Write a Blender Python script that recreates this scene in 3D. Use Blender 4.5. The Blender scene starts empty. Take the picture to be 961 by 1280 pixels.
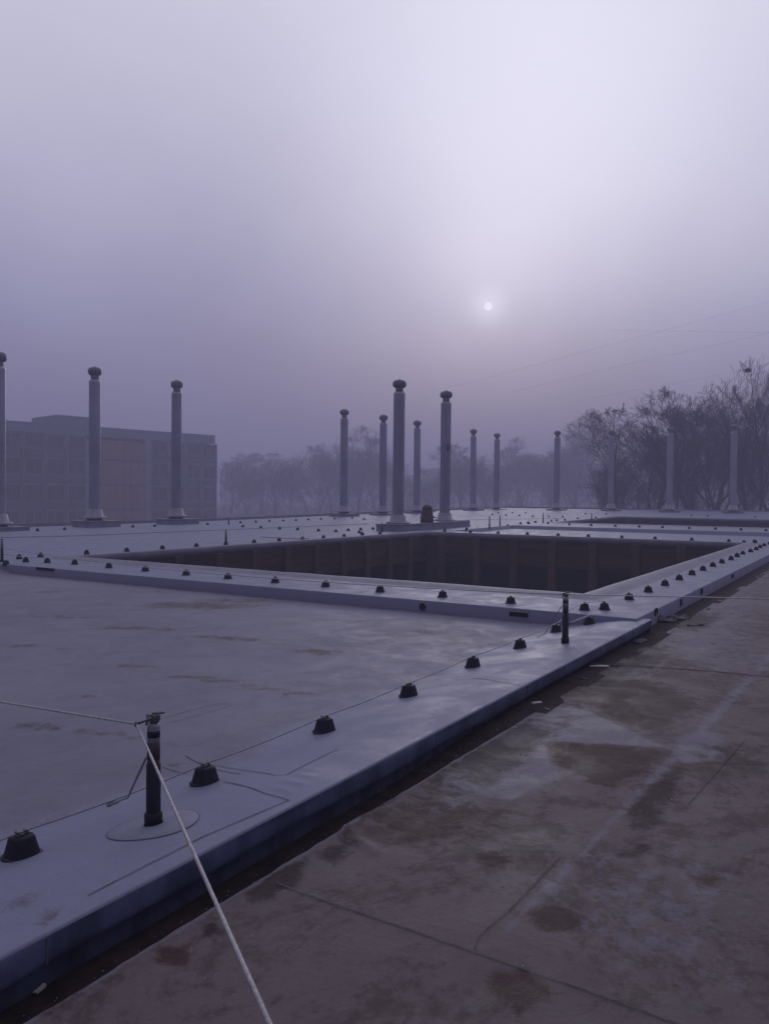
import bpy, math, random
import numpy as np
from mathutils import Vector, Matrix, noise

R = math.radians
random.seed(7)
rng = np.random.default_rng(7)
sc = bpy.context.scene
col = sc.collection

# ------------------------------------------------------------------ camera
PX_F = 1010.0                       # focal length in photograph pixels (961 x 1280)
YAW = math.atan2(1102 - 480, PX_F)
PITCH = -math.atan(21 / PX_F)
ROLL = R(0.5)
CAM = np.array([0.0, 0.0, 1.5])
fw = np.array([math.cos(YAW) * math.cos(PITCH), math.sin(YAW) * math.cos(PITCH), math.sin(PITCH)])
_r = np.array([math.sin(YAW), -math.cos(YAW), 0.0])
_u = np.cross(_r, fw)
rt = _r * math.cos(ROLL) + _u * math.sin(ROLL)
up = np.cross(rt, fw)
cd = bpy.data.cameras.new('camera')
cam = bpy.data.objects.new('camera', cd)
col.objects.link(cam)
cd.sensor_fit = 'VERTICAL'
cd.sensor_height = 36.0
cd.lens = PX_F / 1280 * 36.0
cd.clip_start = 0.05
cd.clip_end = 3000
M = Matrix(((rt[0], up[0], -fw[0], CAM[0]), (rt[1], up[1], -fw[1], CAM[1]), (rt[2], up[2], -fw[2], CAM[2]), (0, 0, 0, 1)))
cam.matrix_world = M
sc.camera = cam


def ray(x, y):
    return fw + rt * (x - 480.5) / PX_F + up * (640 - y) / PX_F


# ------------------------------------------------------------------ view, world, sun
sc.view_settings.view_transform = 'Standard'
sc.view_settings.look = 'None'
sc.view_settings.exposure = 0.0
sc.view_settings.gamma = 1.0
sc.view_settings.use_curve_mapping = False
sc.cycles.use_denoising = True
sc.cycles.max_bounces = 6
sc.cycles.diffuse_bounces = 3
sc.cycles.glossy_bounces = 2
sc.cycles.volume_bounces = 2
sc.cycles.volume_step_rate = 4.0
sc.cycles.caustics_reflective = False
sc.cycles.caustics_refractive = False

SUN_D = ray(610, 385); SUN_D = SUN_D / np.linalg.norm(SUN_D)
SUN_EL = math.asin(SUN_D[2]); SUN_AZ = math.atan2(SUN_D[0], SUN_D[1])


def lin(c):
    c = np.array(c, float) / 255.0
    return tuple(np.where(c <= 0.04045, c / 12.92, ((c + 0.055) / 1.055) ** 2.4)) + (1.0,)


world = bpy.data.worlds.new('World')
sc.world = world
world.use_nodes = True
wt = world.node_tree
for n in list(wt.nodes):
    wt.nodes.remove(n)
WN = wt.nodes.new


def wl(a, b):
    wt.links.new(a, b)


def wmath(op, a, b=None, c=None):
    n = WN('ShaderNodeMath'); n.operation = op
    for i, v in enumerate((a, b, c)):
        if v is None: continue
        if isinstance(v, (int, float)): n.inputs[i].default_value = v
        else: wl(v, n.inputs[i])
    return n.outputs[0]


def wmix(mode, f, a, b):
    n = WN('ShaderNodeMix'); n.data_type = 'RGBA'; n.blend_type = mode; n.clamp_result = False
    for s, v in ((n.inputs[0], f), (n.inputs[6], a), (n.inputs[7], b)):
        if isinstance(v, (int, float)): s.default_value = v
        elif isinstance(v, tuple): s.default_value = v
        else: wl(v, s)
    return n.outputs[2]


tc = WN('ShaderNodeTexCoord')
sep = WN('ShaderNodeSeparateXYZ'); wl(tc.outputs['Generated'], sep.inputs[0])
nz = WN('ShaderNodeTexNoise'); nz.inputs['Scale'].default_value = 2.1; nz.inputs['Detail'].default_value = 4
wl(tc.outputs['Generated'], nz.inputs['Vector'])
elev = wmath('ADD', sep.outputs[2], wmath('MULTIPLY', wmath('SUBTRACT', nz.outputs[0], 0.5), 0.26))
ramp = WN('ShaderNodeValToRGB'); wl(elev, ramp.inputs[0])
stops = [(0.0, (116, 111, 147)), (0.08, (125, 121, 156)), (0.15, (138, 135, 170)), (0.22, (154, 152, 187)),
         (0.30, (175, 173, 203)), (0.38, (192, 190, 216)), (0.50, (206, 205, 226)), (0.75, (210, 209, 230)), (1.0, (200, 202, 234))]
el = ramp.color_ramp.elements
el[0].position, el[0].color = stops[0][0], lin(stops[0][1])
el[1].position, el[1].color = stops[-1][0], lin(stops[-1][1])
for p, c in stops[1:-1]:
    e = el.new(p); e.color = lin(c)


def lobe(px, py, k, amp):
    d = ray(px, py); d = d / np.linalg.norm(d)
    n = WN('ShaderNodeVectorMath'); n.operation = 'DOT_PRODUCT'
    wl(tc.outputs['Generated'], n.inputs[0]); n.inputs[1].default_value = tuple(d)
    return wmath('MULTIPLY', wmath('EXPONENT', wmath('MULTIPLY', wmath('SUBTRACT', n.outputs['Value'], 1.0), k)), amp), n.outputs['Value']


g1, _ = lobe(760, 60, 14, 0.17)
g2, _ = lobe(655, 215, 50, 0.20)
g3, _ = lobe(615, 345, 260, 0.16)
g5, _ = lobe(470, 40, 12, 0.04)
g4, sdot = lobe(610, 383, 5000, 0.20)
glow = wmath('ADD', wmath('ADD', wmath('ADD', g1, g2), wmath('ADD', g3, g4)), g5)
glowc = WN('ShaderNodeCombineXYZ')
for i, s in enumerate((0.97, 0.975, 1.02)):
    wl(wmath('MULTIPLY', glow, s), glowc.inputs[i])
skyc = wmix('ADD', 1.0, ramp.outputs[0], glowc.outputs[0])
disc = WN('ShaderNodeMapRange'); disc.interpolation_type = 'SMOOTHSTEP'
wl(sdot, disc.inputs[0])
disc.inputs[1].default_value = math.cos(R(0.31)); disc.inputs[2].default_value = math.cos(R(0.24))
skyc = wmix('ADD', disc.outputs[0], skyc, (0.22, 0.22, 0.24, 1))
side = WN('ShaderNodeVectorMath'); side.operation = 'DOT_PRODUCT'
wl(tc.outputs['Generated'], side.inputs[0]); _h = np.array([SUN_D[0], SUN_D[1], 0.0]); side.inputs[1].default_value = tuple(_h / np.linalg.norm(_h))
dim = WN('ShaderNodeMapRange'); dim.interpolation_type = 'SMOOTHSTEP'; wl(side.outputs['Value'], dim.inputs[0])
dim.inputs[1].default_value = -0.9; dim.inputs[2].default_value = 0.8; dim.inputs[3].default_value = 0.55; dim.inputs[4].default_value = 1.0
cdim = WN('ShaderNodeCombineXYZ')
for i in range(3): wl(dim.outputs[0], cdim.inputs[i])
skyc = wmix('MULTIPLY', 1.0, skyc, cdim.outputs[0])
bgA = WN('ShaderNodeBackground'); wl(skyc, bgA.inputs[0]); bgA.inputs[1].default_value = 0.97
nish = WN('ShaderNodeTexSky'); nish.sky_type = 'NISHITA'; nish.sun_disc = False
nish.sun_elevation = SUN_EL; nish.sun_rotation = SUN_AZ; nish.air_density = 1.5; nish.dust_density = 6.0
bgB = WN('ShaderNodeBackground'); wl(nish.outputs[0], bgB.inputs[0]); bgB.inputs[1].default_value = 0.05
ms = WN('ShaderNodeMixShader'); ms.inputs[0].default_value = 0.03        # mostly fog bank, a little open sky light
wl(bgA.outputs[0], ms.inputs[1]); wl(bgB.outputs[0], ms.inputs[2])
wo = WN('ShaderNodeOutputWorld'); wl(ms.outputs[0], wo.inputs[0])

sd = bpy.data.lights.new('sun', 'SUN')
sd.energy = 0.5; sd.angle = R(20); sd.color = (1.0, 0.96, 0.98)
sun = bpy.data.objects.new('sun', sd); col.objects.link(sun)
sun.rotation_euler = Vector(-SUN_D).to_track_quat('-Z', 'Y').to_euler()


# ------------------------------------------------------------------ height of the roof
def rise(X):
    return np.maximum(0.0, (X - 32.0) * 0.0093)


def sstep(a, b, x):
    t = np.clip((x - a) / (b - a), 0, 1)
    return t * t * (3 - 2 * t)


def fillet(d, r=0.03):
    d = np.clip(d, 0, r)
    return -r + np.sqrt(np.maximum(0, r * r - (r - d) ** 2))


HOLE1 = (12.0, 28.78, 3.86, 15.74)
HOLE2 = (41.6, 53.4, 4.3, 14.9)
LIPW = 0.5
RIMX, RIMY, KERBY = 10.12, 2.56, 2.44
LOW = -0.19


def zsurf(X, Y):
    X = np.asarray(X, float); Y = np.asarray(Y, float)
    zA = -0.03 - 0.14 * sstep(2.6, 3.6, Y) * (1 - sstep(15.0, 16.0, Y)) + 0.03 * sstep(15.6, 16.4, Y)
    zB = rise(X) - 0.15 * ((X > 30.6) & (X < 37.6) & (Y < 15.7))
    low = (X < RIMX) & (Y < KERBY) | (X >= RIMX) & (Y < RIMY)
    return np.where(low, LOW, np.where(X < RIMX, zA, zB))


def on(x, y, dz=0.0, z0=None):
    """the point of the roof surface seen at photograph pixel x, y"""
    d = ray(x, y)
    z = 0.0 if z0 is None else z0
    for _ in range(40):
        t = (z + dz - CAM[2]) / d[2]
        P = CAM + d * t
        if z0 is not None: break
        z = 0.6 * z + 0.4 * float(zsurf(P[0], P[1]))
    return P


def at_depth(x, y, D):
    d = ray(x, y); return CAM + d * (D / math.hypot(d[0], d[1]))


# ------------------------------------------------------------------ mesh helpers
class MB:
    def __init__(s): s.v = []; s.f = []; s.sm = []

    def add(s, vs, fs, smooth=False):
        o = len(s.v); s.v += [tuple(map(float, p)) for p in vs]
        s.f += [tuple(o + i for i in f) for f in fs]; s.sm += [smooth] * len(fs)
        return s

    def box(s, a, b):
        (x0, y0, z0), (x1, y1, z1) = a, b
        return s.add([(x0, y0, z0), (x1, y0, z0), (x1, y1, z0), (x0, y1, z0), (x0, y0, z1), (x1, y0, z1), (x1, y1, z1), (x0, y1, z1)],
                     [(0, 3, 2, 1), (4, 5, 6, 7), (0, 1, 5, 4), (1, 2, 6, 5), (2, 3, 7, 6), (3, 0, 4, 7)])

    def cbox(s, a, b, c=0.01):
        """box with chamfered upright and top edges"""
        (x0, y0, z0), (x1, y1, z1) = a, b
        def ring(x0, y0, x1, y1, c, z):
            return [(x0 + c, y0, z), (x1 - c, y0, z), (x1, y0 + c, z), (x1, y1 - c, z), (x1 - c, y1, z), (x0 + c, y1, z), (x0, y1 - c, z), (x0, y0 + c, z)]
        vs = ring(x0, y0, x1, y1, c, z0) + ring(x0, y0, x1, y1, c, z1 - c) + ring(x0 + c, y0 + c, x1 - c, y1 - c, c, z1)
        fs = [tuple(range(7, -1, -1)), tuple(range(16, 24))]
        for k in (0, 8):
            for i in range(8):
                j = (i + 1) % 8; fs.append((k + i, k + j, k + 8 + j, k + 8 + i))
        return s.add(vs, fs)

    def tube(s, pts, r, n=8, cap=True):
        pts = [np.array(p, float) for p in pts]; m = len(pts)
        rs = r if isinstance(r, (list, tuple)) else [r] * m
        vs = []
        a = None
        for i, p in enumerate(pts):
            t = pts[min(i + 1, m - 1)] - pts[max(i - 1, 0)]; t = t / (np.linalg.norm(t) + 1e-12)
            if a is None:
                a = np.cross(t, (0, 0, 1.0))
                if np.linalg.norm(a) < 1e-3: a = np.array([1.0, 0, 0])
            a = a - t * (a @ t); a = a / np.linalg.norm(a); b = np.cross(t, a)
            for k in range(n):
                th = 2 * math.pi * k / n
                vs.append(p + rs[i] * (math.cos(th) * a + math.sin(th) * b))
        fs = []
        for i in range(m - 1):
            for k in range(n):
                l = (k + 1) % n; fs.append((i * n + k, i * n + l, i * n + n + l, i * n + n + k))
        s.add(vs, fs, True)
        if cap:
            o = len(s.v) - m * n
            s.f += [tuple(o + k for k in range(n - 1, -1, -1)), tuple(o + (m - 1) * n + k for k in range(n))]; s.sm += [False, False]
        return s

    def lathe(s, prof, n=24, c=(0, 0, 0), smooth=True, power=2.0, ribs=0, rib=0.0):
        vs = []; fs = []
        for r, z in prof:
            for k in range(n):
                th = 2 * math.pi * k / n; cc, ss = math.cos(th), math.sin(th)
                q = (abs(cc) ** power + abs(ss) ** power) ** (-1 / power)
                rr = r * q * (1 + rib * math.cos(ribs * th))
                vs.append((c[0] + rr * cc, c[1] + rr * ss, c[2] + z))
        m = len(prof)
        for i in range(m - 1):
            for k in range(n):
                l = (k + 1) % n; fs.append((i * n + k, i * n + l, i * n + n + l, i * n + n + k))
        s.add(vs, fs, smooth)
        o = len(s.v) - m * n
        s.f += [tuple(o + k for k in range(n - 1, -1, -1)), tuple(o + (m - 1) * n + k for k in range(n))]; s.sm += [False, False]
        return s

    def mesh(s, name, m):
        me = bpy.data.meshes.new(name); me.from_pydata(s.v, [], s.f)
        me.polygons.foreach_set('use_smooth', s.sm)
        me.materials.append(m); me.update()
        return me


def link(name, me, parent=None, loc=None):
    o = bpy.data.objects.new(name, me); col.objects.link(o)
    if parent is not None: o.parent = parent
    if loc is not None: o.location = loc
    return o


def tag(o, label, cat, group=None):
    o['label'] = label; o['category'] = cat
    if group: o['group'] = group
    return o


def thing(name, label, cat, loc=(0, 0, 0), rz=0.0, group=None):
    o = bpy.data.objects.new(name, None); col.objects.link(o); o.empty_display_size = 0.1
    o.location = loc; o.rotation_euler = (0, 0, rz)
    return tag(o, label, cat, group)


def part(name, mb, m, parent, label=None):
    o = link(name, mb.mesh(name, m) if isinstance(mb, MB) else mb, parent)
    if label: o['label'] = label
    return o


def struct(o):
    o['kind'] = 'structure'; return o


def copy_tree(o, parent=None):
    c = o.copy(); col.objects.link(c)
    if parent is not None: c.parent = parent
    for ch in o.children: copy_tree(ch, c)
    return c


# ------------------------------------------------------------------ materials
def new_mat(name):
    m = bpy.data.materials.new(name); m.use_nodes = True
    return m, m.node_tree, m.node_tree.nodes['Principled BSDF']


class NT:
    """small node writer"""
    def __init__(s, nt): s.nt = nt
    def n(s, t): return s.nt.nodes.new(t)
    def l(s, a, b): s.nt.links.new(a, b)
    def setv(s, sock, v):
        if isinstance(v, (int, float, tuple)): sock.default_value = v
        else: s.l(v, sock)
    def math(s, op, a, b=None, clamp=False):
        n = s.n('ShaderNodeMath'); n.operation = op; n.use_clamp = clamp
        s.setv(n.inputs[0], a)
        if b is not None: s.setv(n.inputs[1], b)
        return n.outputs[0]
    def mix(s, f, a, b, mode='MIX'):
        n = s.n('ShaderNodeMix'); n.data_type = 'RGBA'; n.blend_type = mode
        s.setv(n.inputs[0], f); s.setv(n.inputs[6], a); s.setv(n.inputs[7], b)
        return n.outputs[2]
    def pos(s): return s.n('ShaderNodeNewGeometry').outputs['Position']
    def noise(s, vec, scale, detail=6, rough=0.6, dist=0.0, stretch=None):
        if stretch:
            mp = s.n('ShaderNodeMapping'); mp.inputs['Scale'].default_value = stretch
            s.l(vec, mp.inputs[0]); vec = mp.outputs[0]
        n = s.n('ShaderNodeTexNoise'); s.l(vec, n.inputs['Vector'])
        n.inputs['Scale'].default_value = scale; n.inputs['Detail'].default_value = detail
        n.inputs['Roughness'].default_value = rough; n.inputs['Distortion'].default_value = dist
        return n.outputs[0]
    def ramp(s, v, a, b, smooth=True):
        n = s.n('ShaderNodeMapRange'); n.interpolation_type = 'SMOOTHSTEP' if smooth else 'LINEAR'
        s.setv(n.inputs[0], v); n.inputs[1].default_value = a; n.inputs[2].default_value = b
        return n.outputs[0]
    def attr(s, name):
        n = s.n('ShaderNodeAttribute'); n.attribute_name = name; return n.outputs['Fac']
    def bump(s, h, strength, dist):
        n = s.n('ShaderNodeBump'); s.l(h, n.inputs['Height']); n.inputs['Strength'].default_value = strength; n.inputs['Distance'].default_value = dist
        return n.outputs[0]


def simple(name, rgb, rough=0.7, metal=0.0, var=0.25, scale=6.0, bump=0.0, objrand=0.0, streak=None):
    m, nt, b = new_mat(name); t = NT(nt)
    tcn = t.n('ShaderNodeTexCoord').outputs['Object']
    f = t.noise(tcn, scale, 6, 0.65, 0, streak)
    c = t.mix(t.ramp(f, 0.3, 0.7), tuple(x * (1 - var) for x in rgb) + (1,), tuple(min(1, x * (1 + var)) for x in rgb) + (1,))
    if objrand:
        oi = t.n('ShaderNodeObjectInfo')
        v = t.math('ADD', t.math('MULTIPLY', oi.outputs['Random'], 2 * objrand), 1 - objrand)
        cx = t.n('ShaderNodeCombineXYZ')
        for i in range(3): t.l(v, cx.inputs[i])
        c = t.mix(1.0, c, cx.outputs[0], 'MULTIPLY')
    t.l(c, b.inputs['Base Color'])
    b.inputs['Roughness'].default_value = rough; b.inputs['Metallic'].default_value = metal
    if bump: t.l(t.bump(t.noise(tcn, scale * 6, 4), 0.5, bump), b.inputs['Normal'])
    b.inputs['Specular IOR Level'].default_value = 0.2
    return m


def membrane(name, base, stain, pale, dark, grain=1.0, rough=0.62, spec=0.2):
    """roofing membrane; 'rust', 'pale' and 'dark' are dirt and tone maps laid over the sheet"""
    m, nt, b = new_mat(name); t = NT(nt); p = t.pos()
    big = t.noise(p, 0.35, 5, 0.6, 0.6); mid = t.noise(p, 2.2, 7, 0.7, 0.5); fine = t.noise(p, 60, 4, 0.7); spk = t.noise(p, 260, 2, 0.6)
    wisp = t.noise(p, 1.6, 8, 0.72, 1.6, (0.5, 1.4, 1))
    c = t.mix(t.ramp(big, 0.3, 0.7), tuple(x * 0.88 for x in base) + (1,), tuple(x * 1.10 for x in base) + (1,))
    c = t.mix(t.math('MULTIPLY', t.ramp(mid, 0.45, 0.75), 0.35 * grain), c, tuple(x * 0.72 for x in base) + (1,))
    c = t.mix(t.math('MULTIPLY', t.ramp(wisp, 0.52, 0.78), 0.30 * grain), c, tuple(min(1, x * 1.3) for x in base) + (1,))
    edge = t.math('MULTIPLY', t.math('SUBTRACT', t.noise(p, 6, 10, 0.75, 0.5), 0.5), 1.7)
    edge2 = t.math('MULTIPLY', t.math('SUBTRACT', t.noise(p, 9, 8, 0.7), 0.5), 1.6)
    mott = t.math('ADD', t.math('MULTIPLY', t.noise(p, 1.1, 9, 0.72, 0.9), 0.7), t.math('MULTIPLY', t.noise(p, 14, 6, 0.7), 0.3))
    c = t.mix(t.math('MULTIPLY', t.ramp(mott, 0.49, 0.58), 0.50 * max(0, grain - 0.45)), c, stain + (1,))
    for a, colr, k, e in (('pale', pale, 0.8, edge2), ('rust', stain, 0.88, edge), ('dark', dark, 0.88, edge)):
        v = t.attr(a)
        f = t.ramp(t.math('ADD', v, t.math('MULTIPLY', e, t.ramp(v, 0.02, 0.35))), 0.30, 0.70)
        c = t.mix(t.math('MULTIPLY', f, k), c, colr + (1,))
    veil = t.noise(p, 3.1, 12, 0.82, 2.2, (1.0, 0.55, 1))
    c = t.mix(t.math('MULTIPLY', t.ramp(veil, 0.56, 0.70), 0.30 * grain), c, tuple(min(1, x * 1.45) for x in base) + (1,))
    pit = t.noise(p, 24, 10, 0.8, 0.3)
    c = t.mix(t.math('MULTIPLY', t.ramp(pit, 0.52, 0.68), 0.32 * grain), c, tuple(x * 0.45 for x in base) + (1,))
    # fine grit and white specks
    c = t.mix(t.math('MULTIPLY', t.ramp(fine, 0.3, 0.75), 0.22), c, tuple(x * 0.6 for x in base) + (1,))
    c = t.mix(t.math('MULTIPLY', t.ramp(spk, 0.70, 0.82), 0.35 * grain), c, tuple(min(1, x * 1.8) for x in base) + (1,))
    t.l(c, b.inputs['Base Color'])
    rg = t.math('SUBTRACT', rough + 0.1, t.math('MULTIPLY', t.ramp(mid, 0.35, 0.7), 0.2))
    rg = t.math('SUBTRACT', rg, t.math('MULTIPLY', t.ramp(t.attr('pale'), 0.3, 0.8), 0.05))
    t.l(rg, b.inputs['Roughness'])
    b.inputs['Specular IOR Level'].default_value = spec
    h = t.math('ADD', t.math('MULTIPLY', mid, 0.012), t.math('ADD', t.math('MULTIPLY', fine, 0.0015), t.math('MULTIPLY', t.noise(p, 9, 5, 0.6), 0.004)))
    t.l(t.bump(h, 0.6 * grain, 1.0), b.inputs['Normal'])
    return m


MAT = {}
MAT['light'] = membrane('light_membrane', (0.176, 0.168, 0.226), (0.058, 0.036, 0.031), (0.196, 0.198, 0.300), (0.095, 0.088, 0.105), 0.75)
MAT['low'] = membrane('stained_membrane', (0.128, 0.101, 0.106), (0.036, 0.018, 0.014), (0.158, 0.148, 0.195), (0.018, 0.010, 0.010), 1.6, 0.62, 0.10)
MAT['dirt'] = simple('dirt_and_slot_shade', (0.024, 0.015, 0.013), 0.9, 0, 0.5, 8, 0.01)
MAT['seam'] = simple('seam_dirt_and_shade', (0.085, 0.08, 0.095), 0.9, 0, 0.4, 10)
MAT['black'] = simple('black_rubber', (0.008, 0.008, 0.018), 0.55, 0, 0.3, 30, 0.0006)
MAT['blackpaint'] = simple('black_sleeve', (0.008, 0.008, 0.014), 0.35, 0, 0.3, 20)
MAT['steel'] = simple('galvanised_steel', (0.20, 0.20, 0.25), 0.45, 0.6, 0.25, 14)
MAT['steel_dark'] = simple('dull_cast_steel', (0.12, 0.12, 0.14), 0.4, 0.7, 0.3, 30, 0.0008)
MAT['wire'] = simple('steel_cable', (0.36, 0.34, 0.36), 0.5, 0.5, 0.25, 60)
MAT['wire_dark'] = simple('dull_wire', (0.20, 0.20, 0.23), 0.5, 0.4, 0.25, 60)
MAT['zinc'] = simple('zinc_sheet_pipe', (0.25, 0.25, 0.32), 0.42, 0.6, 0.15, 1.2, 0, 0.08, (1, 1, 0.4))
MAT['zinc_light'] = simple('light_zinc_collar', (0.235, 0.235, 0.285), 0.55, 0.2, 0.15, 4)
MAT['cap'] = simple('dark_metal_cowl', (0.12, 0.115, 0.14), 0.5, 0.4, 0.3, 8)
MAT['pad'] = simple('felt_upstand', (0.19, 0.19, 0.255), 0.7, 0, 0.2, 3, 0.004)
MAT['terra'] = simple('brown_clay', (0.070, 0.034, 0.026), 0.7, 0, 0.35, 9)
MAT['wood'] = simple('brown_boards', (0.046, 0.025, 0.018), 0.8, 0, 0.4, 3, 0.003, 0.28, (0.5, 0.5, 7))
MAT['column'] = simple('brown_column', (0.066, 0.041, 0.032), 0.8, 0, 0.25, 5, 0.002, 0.1)
MAT['frame'] = simple('dark_window_frame', (0.010, 0.008, 0.010), 0.7)
MAT['glass'] = simple('dark_glass', (0.003, 0.003, 0.006), 0.6, 0, 0.2, 1)
MAT['glass'].node_tree.nodes['Principled BSDF'].inputs['Specular IOR Level'].default_value = 0.1
MAT['facade'] = simple('pale_concrete', (0.14, 0.145, 0.205), 0.8, 0, 0.1, 1, 0, 0.04)
MAT['facade_dark'] = simple('grey_spandrel', (0.05, 0.05, 0.075), 0.7, 0, 0.2, 1, 0, 0.2)
MAT['far_glass'] = simple('far_window_glass', (0.018, 0.018, 0.032), 0.6, 0, 0.3, 0.6, 0, 0.5)
MAT['orange'] = simple('orange_brick_panel', (0.17, 0.085, 0.042), 0.85, 0, 0.25, 2, 0, 0.15)
MAT['bark'] = simple('bark', (0.020, 0.016, 0.019), 0.9, 0, 0.3, 2)
MAT['twig'] = simple('twigs', (0.034, 0.028, 0.030), 0.9, 0, 0.3, 0.5)
MAT['ground'] = simple('wet_grass_ground', (0.05, 0.055, 0.045), 0.9, 0, 0.4, 0.1)
MAT['render'] = simple('grey_render', (0.16, 0.15, 0.16), 0.85, 0, 0.2, 1)
MAT['scrap'] = simple('membrane_scrap', (0.05, 0.046, 0.054), 0.7, 0, 0.3, 20, 0.002)
MAT['palescrap'] = simple('pale_scrap', (0.48, 0.46, 0.46), 0.7, 0, 0.2, 20)
MAT['grit'] = simple('loose_grit', (0.30, 0.28, 0.27), 0.9, 0, 0.4, 20, 0, 0.4)
MAT['label'] = simple('warning_label_brown', (0.045, 0.030, 0.034), 0.5, 0, 0.3, 90)


# ------------------------------------------------------------------ dirt and tone maps
def poly_mask(X, Y, pts, soft):
    """soft inside-mask of a polygon given in roof coordinates"""
    P = np.array(pts); n = len(P)
    inside = np.zeros(X.shape, bool); dmin = np.full(X.shape, 1e9)
    for i in range(n):
        x0, y0 = P[i]; x1, y1 = P[(i + 1) % n]
        c = ((y0 > Y) != (y1 > Y)) & (X < (x1 - x0) * (Y - y0) / (y1 - y0 + 1e-12) + x0)
        inside ^= c
        dx, dy = x1 - x0, y1 - y0
        t = np.clip(((X - x0) * dx + (Y - y0) * dy) / (dx * dx + dy * dy + 1e-12), 0, 1)
        dmin = np.minimum(dmin, np.hypot(X - x0 - t * dx, Y - y0 - t * dy))
    sd_ = np.where(inside, dmin, -dmin)
    return 1 / (1 + np.exp(-np.clip(sd_ / soft, -30, 30)))


def maps_low(X, Y):
    Z = LOW
    def W(*pp): return [tuple(on(x, y, 0, Z)[:2]) for x, y in pp]
    rust = np.zeros(X.shape); pale = rust.copy(); dark = rust.copy()
    def add(a, pts, s, k=1.0): np.maximum(a, k * poly_mask(X, Y, W(*pts), s), out=a)
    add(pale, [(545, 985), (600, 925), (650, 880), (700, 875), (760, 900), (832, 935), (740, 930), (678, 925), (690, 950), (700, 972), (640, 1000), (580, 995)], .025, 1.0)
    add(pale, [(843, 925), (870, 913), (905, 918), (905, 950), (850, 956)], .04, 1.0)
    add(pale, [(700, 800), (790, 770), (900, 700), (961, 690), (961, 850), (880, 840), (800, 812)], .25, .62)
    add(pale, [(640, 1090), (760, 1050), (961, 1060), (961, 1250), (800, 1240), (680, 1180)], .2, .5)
    add(rust, [(680, 928), (760, 930), (830, 940), (815, 958), (770, 985), (735, 980), (700, 955)], .05, .95)
    add(rust, [(700, 850), (760, 835), (850, 860), (880, 880), (830, 925), (770, 902), (710, 880)], .08, .8)
    add(rust, [(860, 925), (961, 925), (961, 975), (900, 975), (850, 960)], .08, .6)
    add(rust, [(440, 1010), (520, 985), (560, 995), (620, 1005), (690, 1000), (660, 1040), (560, 1060), (480, 1060), (430, 1040)], .07, .62)
    add(rust, [(590, 1070), (625, 1060), (640, 1078), (610, 1088)], .03, 1.0)
    add(rust, [(650, 1140), (690, 1130), (740, 1150), (720, 1165), (680, 1165)], .03, .85)
    add(rust, [(610, 1215), (660, 1210), (690, 1240), (650, 1270), (600, 1255)], .03, .9)
    add(rust, [(860, 1090), (905, 1085), (905, 1110), (870, 1115)], .03, .7)
    add(rust, [(190, 1185), (235, 1180), (235, 1205), (200, 1205)], .02, .9)
    add(rust, [(60, 1240), (100, 1215), (120, 1235), (80, 1280), (40, 1280)], .03, .8)
    add(dark, [(300, 1110), (345, 1085), (385, 1075), (380, 1100), (340, 1125), (310, 1130)], .03, .9)
    add(dark, [(385, 1070), (430, 1040), (450, 1055), (420, 1085)], .03, .7)
    add(dark, [(780, 1010), (830, 965), (862, 955), (840, 990), (820, 1040), (785, 1040)], .04, .85)
    add(dark, [(765, 1060), (815, 1055), (820, 1070), (770, 1075)], .03, .7)
    add(dark, [(815, 1080), (850, 1082), (845, 1092), (820, 1092)], .02, .6)
    add(dark, [(255, 1160), (270, 1150), (280, 1165), (250, 1170)], .02, .8)
    # dirt washed against the kerb
    e = sstep(2.10, 2.2, Y) * (1 - sstep(6.0, 7.5, X)) * .30
    e2 = (sstep(1.75, 2.05, Y)) * sstep(3.2, 5.0, X) * (1 - sstep(11, 15, X))
    np.maximum(dark, e2 * (.62 + .25 * np.sin(X * 1.7)), out=dark)
    np.maximum(dark, e, out=dark)
    band = np.exp(-((Y - 2.0) / .09) ** 2) * sstep(3.0, 4.2, X) * (1 - sstep(9, 11, X))
    np.maximum(pale, band * .7, out=pale)
    rim_ = np.exp(-((Y - GY + .004) / .022) ** 2) * (1 - sstep(5.0, 6.5, X))
    np.maximum(pale, rim_, out=pale); dark *= 1 - .9 * rim_
    # pale worn line along the seam of the upper sheet
    x0, y0 = on(598, 1188, 0, Z)[:2]; x1, y1 = on(958, 822, 0, Z)[:2]
    L = math.hypot(x1 - x0, y1 - y0); tx, ty = (x1 - x0) / L, (y1 - y0) / L
    s = (X - x0) * tx + (Y - y0) * ty; q = (X - x0) * ty - (Y - y0) * tx
    w = .025 + .012 * s
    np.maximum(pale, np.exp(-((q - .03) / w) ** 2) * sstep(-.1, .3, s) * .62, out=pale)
    return rust, pale, dark


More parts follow.
